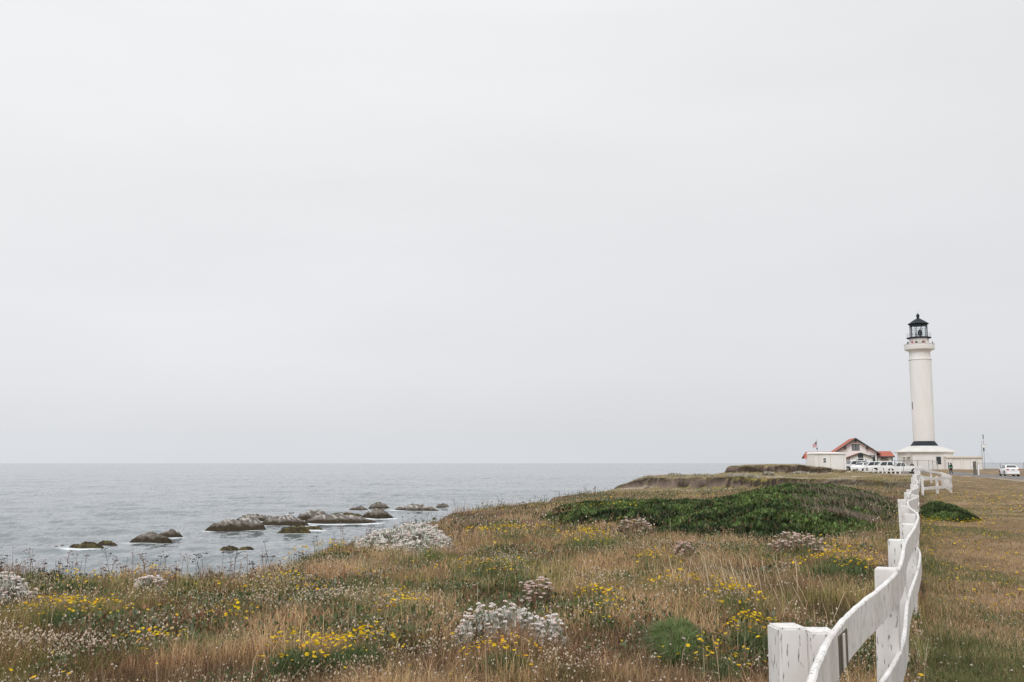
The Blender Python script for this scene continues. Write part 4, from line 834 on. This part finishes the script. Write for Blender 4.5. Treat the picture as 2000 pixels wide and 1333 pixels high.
def poly_sd(x, y, P):
    d = np.full(x.shape, 1e9); ins = np.zeros(x.shape, bool)
    for i in range(len(P)):
        ax, ay = P[i]; bx, by = P[(i+1) % len(P)]; ex, ey = bx-ax, by-ay; t = np.clip(((x-ax)*ex+(y-ay)*ey)/(ex*ex+ey*ey+1e-9), 0, 1)
        d = np.minimum(d, np.hypot(x-ax-t*ex, y-ay-t*ey)); c = ((ay > y) != (by > y)) & (x < (bx-ax)*(y-ay)/((by-ay) if by != ay else 1e-9)+ax); ins ^= c
    return np.where(ins, d, -d)
SP_ = []
for pts, hh, lab in SHRUBS: SP_.append(poly_plan(pts, hh*.4))
def near_shrub(x, y, k=0.):
    m = np.zeros(x.shape, bool)
    for P in SP_: m |= poly_sd(x, y, P) > k
    return m
def shrub(i):
    pts, hh, lab = SHRUBS[i]; P = SP_[i]; c = P.mean(0); g = np.random.default_rng(40+i); big = i == 0
    x0, y0 = P.min(0); x1, y1 = P.max(0); A = (x1-x0)*(y1-y0); off = (c[0], c[1], H(*c)); r = empty('low_shrub', off, 0, lab, 'shrub')
    def top(x, y):
        sd = poly_sd(x, y, P); w = (3.2 if big else .6) if i < 2 else .14
        e = sm(sd/w)**(.6 if i < 2 else .4); n = fbm(x/(1.6 if big else .6)+3, y/(1.6 if big else .6), 60+i, 3); n2 = fbm(x/.45, y/.45, 66+i, 3)
        return sd, (.5+.5*sm((bearing(x, y)-1370)/130) if big else 1)*hh*e*(.62+.75*(n-.2)+(.8 if i == 0 else .9)*(n2-.5)) + land(x, y)
    # woody body under the leaves
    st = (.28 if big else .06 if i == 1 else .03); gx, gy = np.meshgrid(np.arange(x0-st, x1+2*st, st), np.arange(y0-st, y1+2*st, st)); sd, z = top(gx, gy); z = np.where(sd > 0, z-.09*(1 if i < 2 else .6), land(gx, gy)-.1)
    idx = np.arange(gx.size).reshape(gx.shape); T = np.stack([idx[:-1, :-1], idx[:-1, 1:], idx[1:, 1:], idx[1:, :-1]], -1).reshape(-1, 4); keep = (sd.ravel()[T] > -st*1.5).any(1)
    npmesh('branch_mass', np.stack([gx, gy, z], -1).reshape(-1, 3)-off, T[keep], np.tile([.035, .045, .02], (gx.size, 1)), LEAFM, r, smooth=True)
    dens = 520 if big else 3800 if i == 1 else 16000
    n = int(A*dens); x = g.uniform(x0, x1, n); y = g.uniform(y0, y1, n); sd, z = top(x, y); dead = sm((fbm(x/3.2, y/3.2, 71)-.52)*9)*(x > plan(1480, 40))*(1 if big else 0)
    k = (sd > 0) & (g.uniform(size=n) > dead*.85) & ((sd > 1.4) | (fbm(x/.9, y/.9, 171) > .42) | (not big)); x, y, z, dead = x[k], y[k], z[k], dead[k]; n = len(x); q = fbm(x/.8, y/.8, 72, 3)
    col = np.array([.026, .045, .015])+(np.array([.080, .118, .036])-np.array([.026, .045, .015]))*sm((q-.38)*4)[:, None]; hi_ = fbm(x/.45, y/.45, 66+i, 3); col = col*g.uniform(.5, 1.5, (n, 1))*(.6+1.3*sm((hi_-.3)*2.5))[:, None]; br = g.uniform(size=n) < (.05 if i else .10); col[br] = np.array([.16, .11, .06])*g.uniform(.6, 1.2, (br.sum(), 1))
    s_ = (.085 if big else .045 if i == 1 else .028)
    if i == 2: col = col*.95+[.004, .006, .003]; u_ = g.uniform(size=n) < .16; col[u_] = np.array([.22, .18, .10])*g.uniform(.5, 1.3, (u_.sum(), 1))
    tv = [(0, 0, 0), (.35, -.18, .5), (.3, .25, .6), (0, .05, 1.3), (-.35, .1, .55)]; tt = [(0, 1, 3), (0, 3, 4), (0, 2, 3)]
    s = Soup()
    if i == 2: s.blades(np.column_stack([x, y, z-.08]), g.uniform(.05, .16, n), g.uniform(.004, .009, n), g.uniform(0, 6.28, n), np.abs(g.normal(.8, .7, n)), col)
    else: s.stamp(tv, tt, np.column_stack([x, y, z-g.uniform(.0, .09, n)*(1 if i < 2 else .6)]), s_*g.uniform(.6, 1.5, n), g.uniform(0, 6.28, n), col, g.normal(0, .7, n))
    s.build('foliage', LEAFM, r, off=off)
    if big: # grey dead twigs on the right-hand side
        s = Soup(); n = 9000; px = g.normal(1655, 55, n); D = g.uniform(27, 47, n); x = (px-1000)/F*D; sd, z = top(x, D); k = (sd > -.7) & (px > 1545) & (px < 1756); k &= fbm(x/1.6, D/1.6, 77) > .53; x, D, z = x[k], D[k], z[k]; n = len(x)
        z = np.maximum(z, land(x, D)); s.blades(np.column_stack([x, D, z-.03]), g.uniform(.12, .5, n), g.uniform(.012, .03, n), g.normal(2.6, .8, n), g.uniform(.6, 1.3, n), np.array([.24, .19, .14])*g.uniform(.4, 1.3, (n, 1))); s.build('dead_twigs', PLANT, r, off=off)
for i in range(3): shrub(i)
# clump list: photo column, row of centre, half width, half height (photo px), kind
CL = [('w', 800, 1062, 100, 28, 'wide mound of white flowering silver leaved bush at the meadow edge, largest of its kind'), ('w', 985, 1240, 95, 36, 'silver white leaved bush with pinkish heads in the middle foreground'),
      ('w', 20, 1166, 55, 24, 'silver white flowering bush at the left edge of the meadow'), ('w', 1068, 1258, 38, 26, 'small silver leaved bush right beside the middle foreground bush'), ('p', 1565, 1072, 62, 20, 'loose pinkish white flower heads near the fence, in front of the dark shrub'),
      ('w', 292, 1160, 30, 10, 'small patch of silver leaves in the left foreground'), ('p', 640, 1052, 60, 10, 'pinkish flower tufts along the meadow rim left of the big white mound'), ('p', 1235, 1040, 40, 8, 'faint pale flower patch before the shrub'),
      ('w', 1372, 938, 24, 4, 'pale mound on the earth bank, left of two'), ('w', 1450, 939, 34, 6, 'pale mound drooping over the earth bank, larger right one'), ('w', 1560, 921, 16, 4, 'small pale mound on the far upper bank'), ('w', 1500, 925, 12, 3, 'tiny pale mound at foot of far bank'),
      ('p', 1335, 1090, 26, 12, 'pink white heads in dry grass below the dark shrub'), ('p', 1050, 1190, 50, 14, 'pink topped heads above the middle foreground silver bush'), ('w', 1320, 933, 18, 3, 'faint pale tuft on the bank left of the paired mounds')]
YL = [(140, 1212, 75, 26, 1.3, 1), (300, 1152, 45, 10, .6, 1), (160, 1158, 50, 12, .5, 1), (1000, 1052, 66, 13, 1.4, .5), (1146, 1066, 36, 18, 1.3, .4), (1635, 1122, 60, 14, 1.1, 1), (690, 1302, 70, 22, 1.0, 1.3), (580, 1318, 50, 14, .7, 1), (1352, 1168, 60, 10, 1.2, .8), (1435, 1196, 45, 18, 1.2, 1),
      (1470, 1275, 42, 20, 1.0, 1.2), (1170, 1205, 50, 12, 1.0, 1), (1180, 1235, 30, 14, .5, .6), (790, 1216, 45, 12, .9, .8), (1280, 1122, 34, 8, .9, .6), (1170, 1003, 50, 5, .9, .6), (1240, 1008, 26, 4, .9, .6), (655, 1092, 40, 8, .9, 1.1), (590, 1095, 60, 12, .5, 1.4), (600, 1182, 40, 12, .5, .9), (930, 1130, 60, 12, .4, .8),
      (290, 1290, 50, 16, .7, .5), (1650, 1100, 50, 16, .4, 1.2), (450, 1232, 40, 20, .4, .4), (980, 1322, 60, 12, .8, 1), (1075, 1235, 8, 10, .2, .2), (560, 1160, 60, 14, .3, 1), (1400, 1330, 50, 10, .6, .8), (700, 1155, 50, 12, .2, .8), (1010, 1140, 40, 10, .3, .3)]
YN = ['dense yellow daisies on a green mat at far left', 'thin line of yellow daisies left, below the cliff edge', 'sparse yellow daisies above the dense left clump', 'bright band of yellow flowers just right of the large white mound', 'tight bright yellow cluster right of the yellow band', 'deep yellow flowers on dark foliage nearest the third fence post',
      'open yellow daisies on feathery green mat at the bottom edge, left of centre', 'yellow daisies left of the bottom edge green mat', 'row of yellow daisies above the rounded green bush', 'yellow daisies trailing right from the row above the rounded bush', 'yellow daisy clump immediately left of the doubled fence post', 'yellow daisies between the middle silver bush and the rounded green bush',
      'orange yellow stalks left of the rounded green bush', 'small yellow cluster left of the middle silver bush', 'small yellow row halfway between the shrub and the rounded bush', 'yellow specks along the left tip of the dark shrub', 'yellow specks under the shrub left part', 'yellow flowers on green slope by the sea edge, lower', 'lush green mat with few yellow flowers at the sea edge', 'green tuft with yellow specks in the left middle meadow', 'dull green tuft behind the middle meadow',
      'small yellow spikes at lower left', 'green tuft left of the fourth fence post', 'scattered yellow spikes left of centre', 'yellow daisies at the bottom edge centre', 'single small yellow spike left of the rounded bush', 'dark green tuft in the left meadow', 'green mat with yellow flowers at the bottom edge right of centre', 'dull green tuft in the centre meadow', 'dull green yellow tuft right of the white mound']
def foot(px, py, hw, hh, zo):
    xa, Da, _ = gpt(px, py+hh, 0); xb, Db, _ = gpt(px, py-hh, zo); Db = max(Db, Da+.5); D = (Da+Db)/2; D = min(D, Da*1.22+.4) if Da < 40 else D
    w = hw/F*D; return plan(px, D), D, w, max(min((Db-Da)/2, w*2.2), w*.7)
DAISY = [(0, 0, .0)]+[(math.cos(2*math.pi*i/12)*(1 if i % 2 == 0 else .62), math.sin(2*math.pi*i/12)*(1 if i % 2 == 0 else .62), .38) for i in range(12)]
DT = [(0, 1+i, 1+(i+1) % 12) for i in range(12)]; OCT = [(1, 0, 0), (0, 1, 0), (-1, 0, 0), (0, -1, 0), (0, 0, .8), (0, 0, -.6)]; OT = [(0, 1, 4), (1, 2, 4), (2, 3, 4), (3, 0, 4), (1, 0, 5), (2, 1, 5), (3, 2, 5), (0, 3, 5)]
g = np.random.default_rng(77)
CLUMPS = []
for kd, px, py, hw, hh, lab in CL:
    zo = .3 if py > 1000 else .35; x, D, w, dep = foot(px, py, hw, hh, zo); z = H(x, D); CLUMPS.append((x, D, w*.9, dep*.9)); off = (x, D, z)
    r = empty('flowering_bush', off, 0, lab, 'bush', 'silver leaved and pink flowering bushes'); ar = math.pi*w*dep; sc = max(1, (D/10)**.75); ht = min(.42, .25+w*.2)*(1 if py > 1000 else .55)
    n = int(min(42000, ar*(9000 if kd == 'w' else 700)/sc**2+200)); rr = np.sqrt(g.uniform(size=n)); th = g.uniform(0, 6.28, n); lob = .35+1.15*fbm(np.cos(th)*1.8+px, np.sin(th)*1.8+5, 3)
    X = x+rr*np.cos(th)*w*lob; Y = D+rr*np.sin(th)*dep*lob; hgt = ht*np.clip(1.1-rr**3, 0, 1)*(.5+.9*fbm(X/.3, Y/.3, px, 3)); gz = land(X, Y)
    q = fbm(X/.3, Y/.3, 9, 2); keep = q > (.36 if kd == 'w' else .3); X, Y, hgt, gz, q = X[keep], Y[keep], hgt[keep], gz[keep], q[keep]; n = len(X)
    if kd == 'w': c = (np.array([.68, .68, .62]) if py > 1000 else np.array([.60, .54, .46]))*g.uniform(.55, 1.2, (n, 1)); k = g.uniform(size=n) < .2; c[k] = np.array([.20, .23, .13])
    else: c = np.where(g.uniform(size=(n, 1)) < .5, [[.25, .17, .11]], [[.22, .22, .14]])*g.uniform(.6, 1.3, (n, 1))
    tv = [(-.16, 0, 0), (.16, 0, 0), (.22, 0, .6), (0, .12, 1.2), (-.22, 0, .6)]; tt = [(0, 1, 2), (0, 2, 4), (4, 2, 3)]
    s = Soup(); lz_ = gz+hgt*g.uniform(.35, 1, n); s.stamp(tv, tt, np.column_stack([X, Y, lz_]), .047*sc**.85*g.uniform(.6, 1.3, n), g.uniform(0, 6.28, n), c, g.normal(0, .7, n))
    m_ = int(n*.22); s.blades(np.column_stack([X[:m_], Y[:m_], gz[:m_]]), hgt[:m_]+.05, np.full(m_, .006*sc), g.uniform(0, 6.28, m_), g.uniform(.1, .7, m_), np.array([.30, .20, .13])*g.uniform(.6, 1.3, (m_, 1))); s.build('foliage', PLANT, r, off=off)
    nh = int(min(1500, ar*(230 if kd == 'w' else 95)/sc+30)); i = g.integers(0, n, nh); hx = X[i]; hy = Y[i]; hz = gz[i]+hgt[i]*g.uniform(.75, 1, nh)+.03+g.uniform(0, .1, nh); s = Soup(); pk = g.uniform(size=(nh, 1)); c = np.array([.90, .86, .82])+(np.array([.86, .70, .64])-np.array([.90, .86, .82]))*(pk > .7)*.9; c = c*(1 if kd == 'w' else np.array([.84, .72, .68])); c = c*(1 if py > 1000 else .6)
    for j in range(7): # each head is a little dome of florets
        a = j*2.4; s.stamp(OCT, OT, np.column_stack([hx+math.cos(a)*.016*sc**.6*(j > 0), hy+math.sin(a)*.016*sc**.6*(j > 0), hz-(j > 0)*.006+g.uniform(-.004, .004, nh)]), np.full(nh, .0125*sc**.6), np.zeros(nh)+a, c*g.uniform(.85, 1.08, (nh, 1)))
    tag(s.build('flower_heads', PLANT, r, off=off), kind='stuff')
for (px, py, hw, hh, fd, gd), lab in zip(YL, YN):
    x, D, w, dep = foot(px, py, hw, hh, .2); z = H(x, D); off = (x, D, z); CLUMPS.append((x, D, w*.85, dep*.85)); r = empty('daisy_clump', off, 0, lab, 'flowers', 'yellow flower clumps in the meadow')
    ar = math.pi*w*dep; sc = max(1, (D/9)**.8); n = int(min(24000, ar*7000*gd/sc**2+150)); rr = np.sqrt(g.uniform(size=n)); th = g.uniform(0, 6.28, n); X = x+rr*np.cos(th)*w; Y = D+rr*np.sin(th)*dep; k = fbm(X/.4, Y/.4, px, 3) > .40; X, Y = X[k], Y[k]; n = len(X); hgt = (.10+.22*fbm(X/.3, Y/.3, 5, 2))*np.clip(1.15-rr[k]**3, 0, 1)
    c = np.array([.10, .15, .055])*g.uniform(.4, 1.4, (n, 1)); k = g.uniform(size=n) < .2; c[k] = np.array([.20, .23, .13]); s = Soup()
    s.blades(np.column_stack([X, Y, land(X, Y)+hgt*g.uniform(0, .7, n)]), .05+.06*g.uniform(size=n), .006*sc*g.uniform(.7, 1.5, n), g.uniform(0, 6.28, n), g.uniform(.2, 1.2, n), c, fine=False); fs = s
    nf = int(max(6, min(170, hw*hh*(.10 if D < 14 else .16)*fd))); th = g.uniform(0, 6.28, nf); rr = g.uniform(size=nf)**.8*1.3; X = x+rr*np.cos(th)*w*1.15; Y = D+rr*np.sin(th)*dep*1.4; gz = land(X, Y); hz = .08+min(.008*D, .2)+.22*fbm(X/.3, Y/.3, 5, 2)*np.clip(1.3-rr**2*.8, .2, 1)+.07*g.uniform(size=nf)
    s = Soup(); s.stamp(DAISY, DT, np.column_stack([X, Y, gz+hz]), (.0145+.00066*D)*g.uniform(.5, 1.15, nf), g.uniform(0, 6.28, nf), np.where(g.uniform(size=(nf, 1)) < .8, [[.86, .60, .02]], [[.80, .42, .02]])*g.uniform(.8, 1.05, (nf, 1)), g.normal(.25, .35, nf)); fo = s.build('blossoms', PLANT, r, off=off)
    s = fs; s.blades(np.column_stack([X, Y, gz]), hz, np.full(nf, .004*sc), g.uniform(0, 6.28, nf), np.full(nf, .03), np.tile([.13, .18, .07], (nf, 1))); s.build('foliage', PLANT, r, off=off)
def in_clump(x, y):
    m = np.zeros(x.shape, bool)
    for cx, cy, w, d in CLUMPS: m |= ((x-cx)/w)**2+((y-cy)/d)**2 < .8
    return m
def sample(N, lo, hi, p, pxa=-260, pxb=2240):
    """N plan points whose density per area falls as D**-p"""
    u = g.uniform(size=N); e = 2-p; D = (lo**e+(hi**e-lo**e)*u)**(1/e) if abs(e) > 1e-6 else lo*(hi/lo)**u; px = g.uniform(pxa, pxb, N); return (px-1000)/F*(D*CT-EYE*ST*.6), D
# --- dry meadow grass, tuft by tuft
def grass():
    s = Soup(); FA = 0
    for N, lo, hi, p, per, fine in ((6500, 2.7, 9, .2, 26, True), (19000, 9, 24, 1.15, 20, True), (24000, 24, 75, 1.5, 9, False), (34000, 75, 190, 1.35, 6, False)):
        x, y = sample(N, lo, hi, p); sd = sdist(x, y); ln = is_lawn(x, y); px = bearing(x, y)
        k = (sd > -.35) & ~ln & ~near_shrub(x, y, np.where(y > 20, .1+3.2*sm((fbm(x/1.3, y/1.3, 170)-.42)*4), .3)) & ~((np.hypot(x-SP_[2].mean(0)[0], y-SP_[2].mean(0)[1]) < .3)) & ~(in_clump(x, y) & (g.uniform(size=N) < .85)) & ~((px > 1640) & (px < 1860) & (y > 143)) & (y < 168) & (np.abs(x-fence_x(y)) > .03); x, y = x[k], y[k]; n = len(x); S_ = max(1, ((lo+hi)/2/9)**.62)
        a1 = fbm(x/2.2, y/2.2, 101); a2 = fbm(x/.8, y/.8, 102); a3 = fbm(x/5, y/5, 103)
        kind = g.uniform(size=n); c = np.tile(TAN*.92, (n, 1)); 
        def mixk(c, to, w): return c*(1-w[:, None])+to*w[:, None]
        c = mixk(c, PALE, sm((a2-.52)*6)*.7); c = mixk(c, BRN*1.2, sm((.48-a1)*7)); c = mixk(c, RUST, (kind < .22)*.8); c = mixk(c, OLV*1.05, sm((a3*.5+a2*.5-.47)*9)*(kind > .25)*.85); c = mixk(c, GRN*1.2, sm((a2*.6+a1*.4-.56)*9)*(kind > .4)*.9)
        fr = sm((y-60)/30)*.8; c = mixk(c, np.array([.27, .22, .10]), fr*(kind < .6)); c = mixk(c, np.array([.45, .38, .30]), fr*(kind > .86)); c = mixk(c, np.array([.13, .14, .05]), fr*((kind > .6) & (kind < .78)))
        hn = fbm(x/.9, y/.9, 105); hgt = (.05+.42*hn**1.6)*g.uniform(.55, 1.3, n)*np.where(y > 60, .75, 1); c = c*(.5+.9*sm((hn-.3)*2.6))[:, None]; rad = .07*S_
        i = np.repeat(np.arange(n), per); M = len(i); bx = x[i]+g.normal(0, rad, M); by = y[i]+g.normal(0, rad, M); bz = land(bx, by)
        ok = (sdist(bx, by) > -.6) & ((bx < fence_x(by)+.1) | (by > 100)) & (bz > -3); i, bx, by, bz = i[ok], bx[ok], by[ok], bz[ok]; M = len(i)
        s.blades(np.column_stack([bx, by, bz-.01]), hgt[i]*g.uniform(.45, 1.25, M), .0036*S_*g.uniform(.6, 1.6, M)*(1.25 if not fine else 1), g.uniform(0, 6.28, M), np.abs(g.normal(.62, .5, M)), np.clip(c[i]*g.uniform(.3, 1.5, (M, 1)), 0, .85), fine)
        # seed heads: small pale knots on the stalk tips
        if lo < 30:
            f = g.uniform(size=M) < (.10 if lo < 24 else .06)*(.06+1.7*sm((fbm(bx/1.2, by/1.2, 160)-.5)*7)); q = np.nonzero(f)[0]; m = len(q); hz = bz[q]+hgt[i[q]]*g.uniform(.75, 1.15, m); pc = np.where(g.uniform(size=(m, 1)) < .5+.4*(a2[i[q]] > .5)[:, None], [[.72, .61, .48]], [[.42, .29, .18]])*g.uniform(.6, 1.2, (m, 1))
            sz = .0068*S_*g.uniform(.5, 1.6, m); s.stamp([(1, 0, 0), (-.5, .87, 0), (-.5, -.87, 0), (0, 0, 1.5), (0, 0, -1)], [(0, 1, 3), (1, 2, 3), (2, 0, 3), (1, 0, 4), (2, 1, 4), (0, 2, 4)], np.column_stack([bx[q]+g.normal(0, .02, m), by[q]+g.normal(0, .02, m), hz]), sz, g.uniform(0, 6, m), pc)
    for pts, zz in (([(1195, 91), (1300, 90), (1430, 86), (1560, 80), (1700, 73), (1785, 66)], 1), ([(1428, 142), (1500, 141), (1600, 138), (1700, 134), (1760, 130)], 2)):
        M = 14000; px = g.uniform(pts[0][0], pts[-1][0], M); D = np.interp(px, *zip(*pts)); x = plan(px, D); wob = (fbm(x/4, D/4, 5)-.5)*5+(fbm(x/.9, D/.9, 6)-.5)*1.8; D = D+wob*(1 if zz == 1 else .8)+g.uniform(.35, 1.6, M)**1.3; x = plan(px, D); k = (fbm(x/1.2, D/1.2, 140) > .40) & (sdist(x, D) > .3); x, D = x[k], D[k]; M = len(x); q = fbm(x/2.5, D/2.5, 141)
        c = np.where((q > .55)[:, None], [[.50, .44, .35]], np.where((q < .42)[:, None], [[.22, .21, .08]], [[.38, .30, .16]])); s.blades(P3(x, D, -.03), g.uniform(.05, .20, M), g.uniform(.02, .05, M), g.normal(-1.57, .8, M), g.uniform(.5, 1.4, M), c*g.uniform(.5, 1.3, (M, 1)), False)
    tag(s.build('dry_grass', PLANT), 'dry tan and brown meadow grass with pale seed heads', 'grass', kind='stuff')
grass()
def cover():
    # low leafy plants between the grass, each a rosette of broad leaves
    s = Soup(); tv = [(0, 0, 0), (.28, 0, .45), (0, .1, 1.1), (-.28, 0, .45)]; tt = [(0, 1, 3), (1, 2, 3)]
    for N, lo, hi, p, per, S_ in ((5200, 2.7, 10, .3, 16, 1), (9000, 10, 30, 1.2, 12, 1.7), (9000, 30, 80, 1.4, 7, 3.6)):
        x, y = sample(N, lo, hi, p); q = fbm(x/1.5+7, y/1.5, 150, 3); k = (sdist(x, y) > .1) & (~is_lawn(x, y) | (g.uniform(size=N) < .25)) & ~near_shrub(x, y) & (q > .535) & (np.abs(x-fence_x(y)) > .05); x, y, q = x[k], y[k], q[k]; n = len(x); i = np.repeat(np.arange(n), per); M = len(i); ln = is_lawn(x, y)[i]
        kind = g.uniform(size=n)[i]; c = np.tile([.075, .11, .035], (M, 1)); c[kind > .4] = [.12, .14, .055]; c[kind > .75] = [.19, .215, .14]; c[kind > .9] = [.26, .13, .07]
        bx = x[i]+g.normal(0, .05*S_, M); by = y[i]+g.normal(0, .05*S_, M); h = g.uniform(0, .17, M)*np.where(ln, .15, 1)
        k = ln | (bx < fence_x(by)+.02); s.stamp(tv, tt, np.column_stack([bx, by, land(bx, by)+h])[k], (.032*S_**.8*g.uniform(.5, 1.5, M)*np.where(ln, .6, 1))[k], g.uniform(0, 6.28, M)[k], (c*g.uniform(.5, 1.35, (M, 1)))[k], g.normal(.5, .6, M)[k])
    tag(s.build('leafy_ground_cover', LEAFM), 'low green and grey green leafy plants among the dry grass', 'ground cover', kind='stuff')
cover()
def lawn():
    s = Soup()
    for N, lo, hi, p, S_ in ((110000, 2.7, 9, .3, 1), (150000, 9, 30, 1.3, 1.8), (110000, 30, 130, 1.5, 4.5)):
        x, y = sample(N, lo, hi, p, 1650, 2260); k = is_lawn(x, y) & ~near_shrub(x, y) & ~on_road(x, y); x, y = x[k], y[k]; n = len(x); gr = greenness(x, y); u = g.uniform(size=n); a = fbm(x/.6, y/.6, 120)
        c = np.tile(TAN*.95, (n, 1)); c[u < .35] = BRN*1.45; c[u > .92] = PALE*.8; fo_ = sm((y-14)/30)[:, None]*.65; c = c*(1-fo_)+np.array([.29, .24, .115])*fo_*(.6+.8*fbm(x/3, y/3, 125)[:, None]); kk = u*1.0 < gr*.75; c[kk] = np.where(g.uniform(size=(kk.sum(), 1)) < .5, [[.11, .14, .05]], [[.19, .18, .075]]); edge = np.exp(-(x-fence_x(y))/.5)
        h = (.012+.085*a**1.4)*g.uniform(.5, 1.3, n)*(1+1.6*edge)*(1+.5*kk); s.blades(np.column_stack([x, y, land(x, y)-.004]), h, .0038*S_*g.uniform(.6, 1.6, n), g.uniform(0, 6.28, n), np.abs(g.normal(.9, .5, n)), c*g.uniform(.55, 1.4, (n, 1)), lo < 9)
    tag(s.build('mown_grass', PLANT), 'short trampled brown and green lawn grass right of the fence', 'grass', kind='stuff')
lawn()
def flowers():
    s = Soup()
    def fl(x, y, hz, r, c=(.86, .60, .02)):
        n = len(x); gz = land(x, y); s.stamp(DAISY, DT, np.column_stack([x, y, gz+hz]), r*g.uniform(.6, 1.2, n), g.uniform(0, 6, n), np.tile(c, (n, 1))*g.uniform(.75, 1.05, (n, 1)), g.normal(.15, .3, n)); s.blades(np.column_stack([x, y, gz]), hz, np.full(n, .004), g.uniform(0, 6, n), np.full(n, .05), np.tile([.14, .17, .07], (n, 1)))
    N = 2400; x, y = sample(N, 3, 60, 1.25, 1700, 2200); k = is_lawn(x, y) & ~near_shrub(x, y) & (fbm(x/1.5, y/1.5, 130) > .44); x, y = x[k], y[k]; fl(x, y, .04+.05*g.uniform(size=len(x)), .0145+.0006*y)
    # denser line below the lawn shrub
    px = g.uniform(1800, 1925, 130); D = np.array([gpt(p, 1012+abs(g.normal(0, 9))+(p-1800)*.03, 0)[1] for p in px]); fl(plan(px, D), D, np.full(130, .09), .028+0*D)
    N = 3600; x, y = sample(N, 3, 60, 1.2); k = (sdist(x, y) > .2) & ~is_lawn(x, y) & ~near_shrub(x, y) & (fbm(x/1.4, y/1.4, 131) > .53); x, y = x[k], y[k]; fl(x, y, .12+.14*g.uniform(size=len(x)), .016+.0007*y, (.84, .55, .03))
    N = 900; x, y = sample(N, 60, 150, 1.2); k = (sdist(x, y) > .2) & (fbm(x/4, y/2, 132) > .52); x, y = x[k], y[k]; fl(x, y, .15+0*x, np.full(len(x), .07), (.62, .46, .06))
    tag(s.build('scattered_flowers', PLANT), 'yellow daisies scattered thinly over meadow and lawn', 'flowers', kind='stuff')
    s = Soup() # clover-like pale round heads
    N = 1700; x, y = sample(N, 2.8, 14, .6); k = (sdist(x, y) > .2) & ~near_shrub(x, y); k &= (fbm(x/.9, y/.9, 135) > .47); x, y = x[k], y[k]; n = len(x); ln = is_lawn(x, y); hz = np.where(ln, .05, .2)+.08*g.uniform(size=n)*np.where(ln, .5, 1); gz = land(x, y)
    s.stamp(OCT, OT, np.column_stack([x, y, gz+hz]), .011*g.uniform(.6, 1.4, n), g.uniform(0, 6, n), np.where(g.uniform(size=(n, 1)) < .6, [[.66, .58, .50]], [[.48, .36, .27]])); s.stamp(OCT, OT, np.column_stack([x, y, gz+hz]), .011*g.uniform(.6, 1.4, n), g.uniform(0, 6, n), np.tile([.62, .52, .45], (n, 1)))
    s.blades(np.column_stack([x, y, gz]), hz, np.full(n, .0035), g.uniform(0, 6, n), np.full(n, .06), np.tile([.25, .16, .10], (n, 1))); tag(s.build('clover_heads', PLANT), 'pale round dried clover heads on thin stalks', 'flowers', kind='stuff')
flowers()
def weeds():
    """tall dark stalks with flat seed umbels along the cliff rim, and straw stems"""
    s = Soup(); n = 0
    pts = []
    for k in range(250):
        px = g.uniform(-150, 1190) if k % 3 else g.uniform(-150, 520); a = np.interp(px, [-500, 0, 250, 400, 480, 545, 620, 700, 800, 872, 886, 1000, 1100, 1165], [18, 18.2, 17.8, 17.5, 17.2, 19, 21.9, 25.5, 32.2, 36.5, 41, 52, 62, 78]); D = a-g.uniform(0, 1.5); pts.append((plan(px, D), D, px))
    for x, D, px in pts:
        z = H(x, D); h = (.2+.42*g.uniform()**1.8)*(1.0 if D < 24 else .85); t = g.uniform()+.12; w = .0022+.00011*D; lx, ly = g.normal(0, .12), g.normal(0, .08); dark = t < .45
        c = np.array([.07, .045, .035]) if dark else np.array([.24, .14, .10]) if t < .8 else np.array([.30, .24, .18]); top = np.array([x+lx*h, D+ly*h, z+h]); base = np.array([x, D, z-.02]); mid = base*.4+top*.6
        def stem(a, b, w0, w1): s.add([a-[w0, 0, 0], a+[w0, 0, 0], b+[w1, 0, 0], b-[w1, 0, 0], a-[0, w0, 0], a+[0, w0, 0], b+[0, w1, 0], b-[0, w1, 0]], [(0, 1, 2), (0, 2, 3), (4, 5, 6), (4, 6, 7)], c)
        stem(base, top, w, w*.6); heads = [top]
        for j in range(g.integers(0, 4)):
            b = mid+(top-mid)*g.uniform(0, .7); e = b+np.array([g.normal(0, .06), g.normal(0, .05), g.uniform(.06, .13)]); stem(b, e, w*.6, w*.4); heads.append(e)
        for e in heads:
            m = 6 if dark else 3; r_ = (.028 if dark else .014)*g.uniform(.6, 1.2); P = np.array([e+[g.normal(0, r_), g.normal(0, r_), g.normal(0, .005)] for _ in range(m)]); cc = c*1.1 if dark else (np.array([.55, .42, .38]) if t < .62 else np.array([.30, .15, .12])); s.stamp(OCT, OT, P, np.full(m, .009 if dark else .008)*(1+D/60), g.uniform(0, 6, m), np.tile(cc, (m, 1)))
    m = 2600; x, y = sample(m, 4, 40, .9); k = (sdist(x, y) > .1) & ~is_lawn(x, y) & ~near_shrub(x, y); x, y = x[k], y[k]; m = len(x); s.blades(P3(x, y), g.uniform(.25, .55, m), .004+.00018*y, g.uniform(0, 6.28, m), g.uniform(0, 1.0, m), np.array([.50, .38, .26])*g.uniform(.5, 1.3, (m, 1)))
    x0, y0, _ = gpt(1445, 1150, .1); m = 90; s.blades(P3(x0+g.normal(0, .35, m), y0+g.normal(0, .7, m), .05), g.uniform(.4, .9, m), np.full(m, .009), g.normal(2.4, .7, m), g.uniform(.9, 1.3, m), np.array([.50, .40, .28])*g.uniform(.7, 1.2, (m, 1)))
    tag(s.build('tall_weeds', PLANT), 'thin tall weed stalks with seed umbels along the cliff rim', 'weeds', kind='stuff')
weeds()
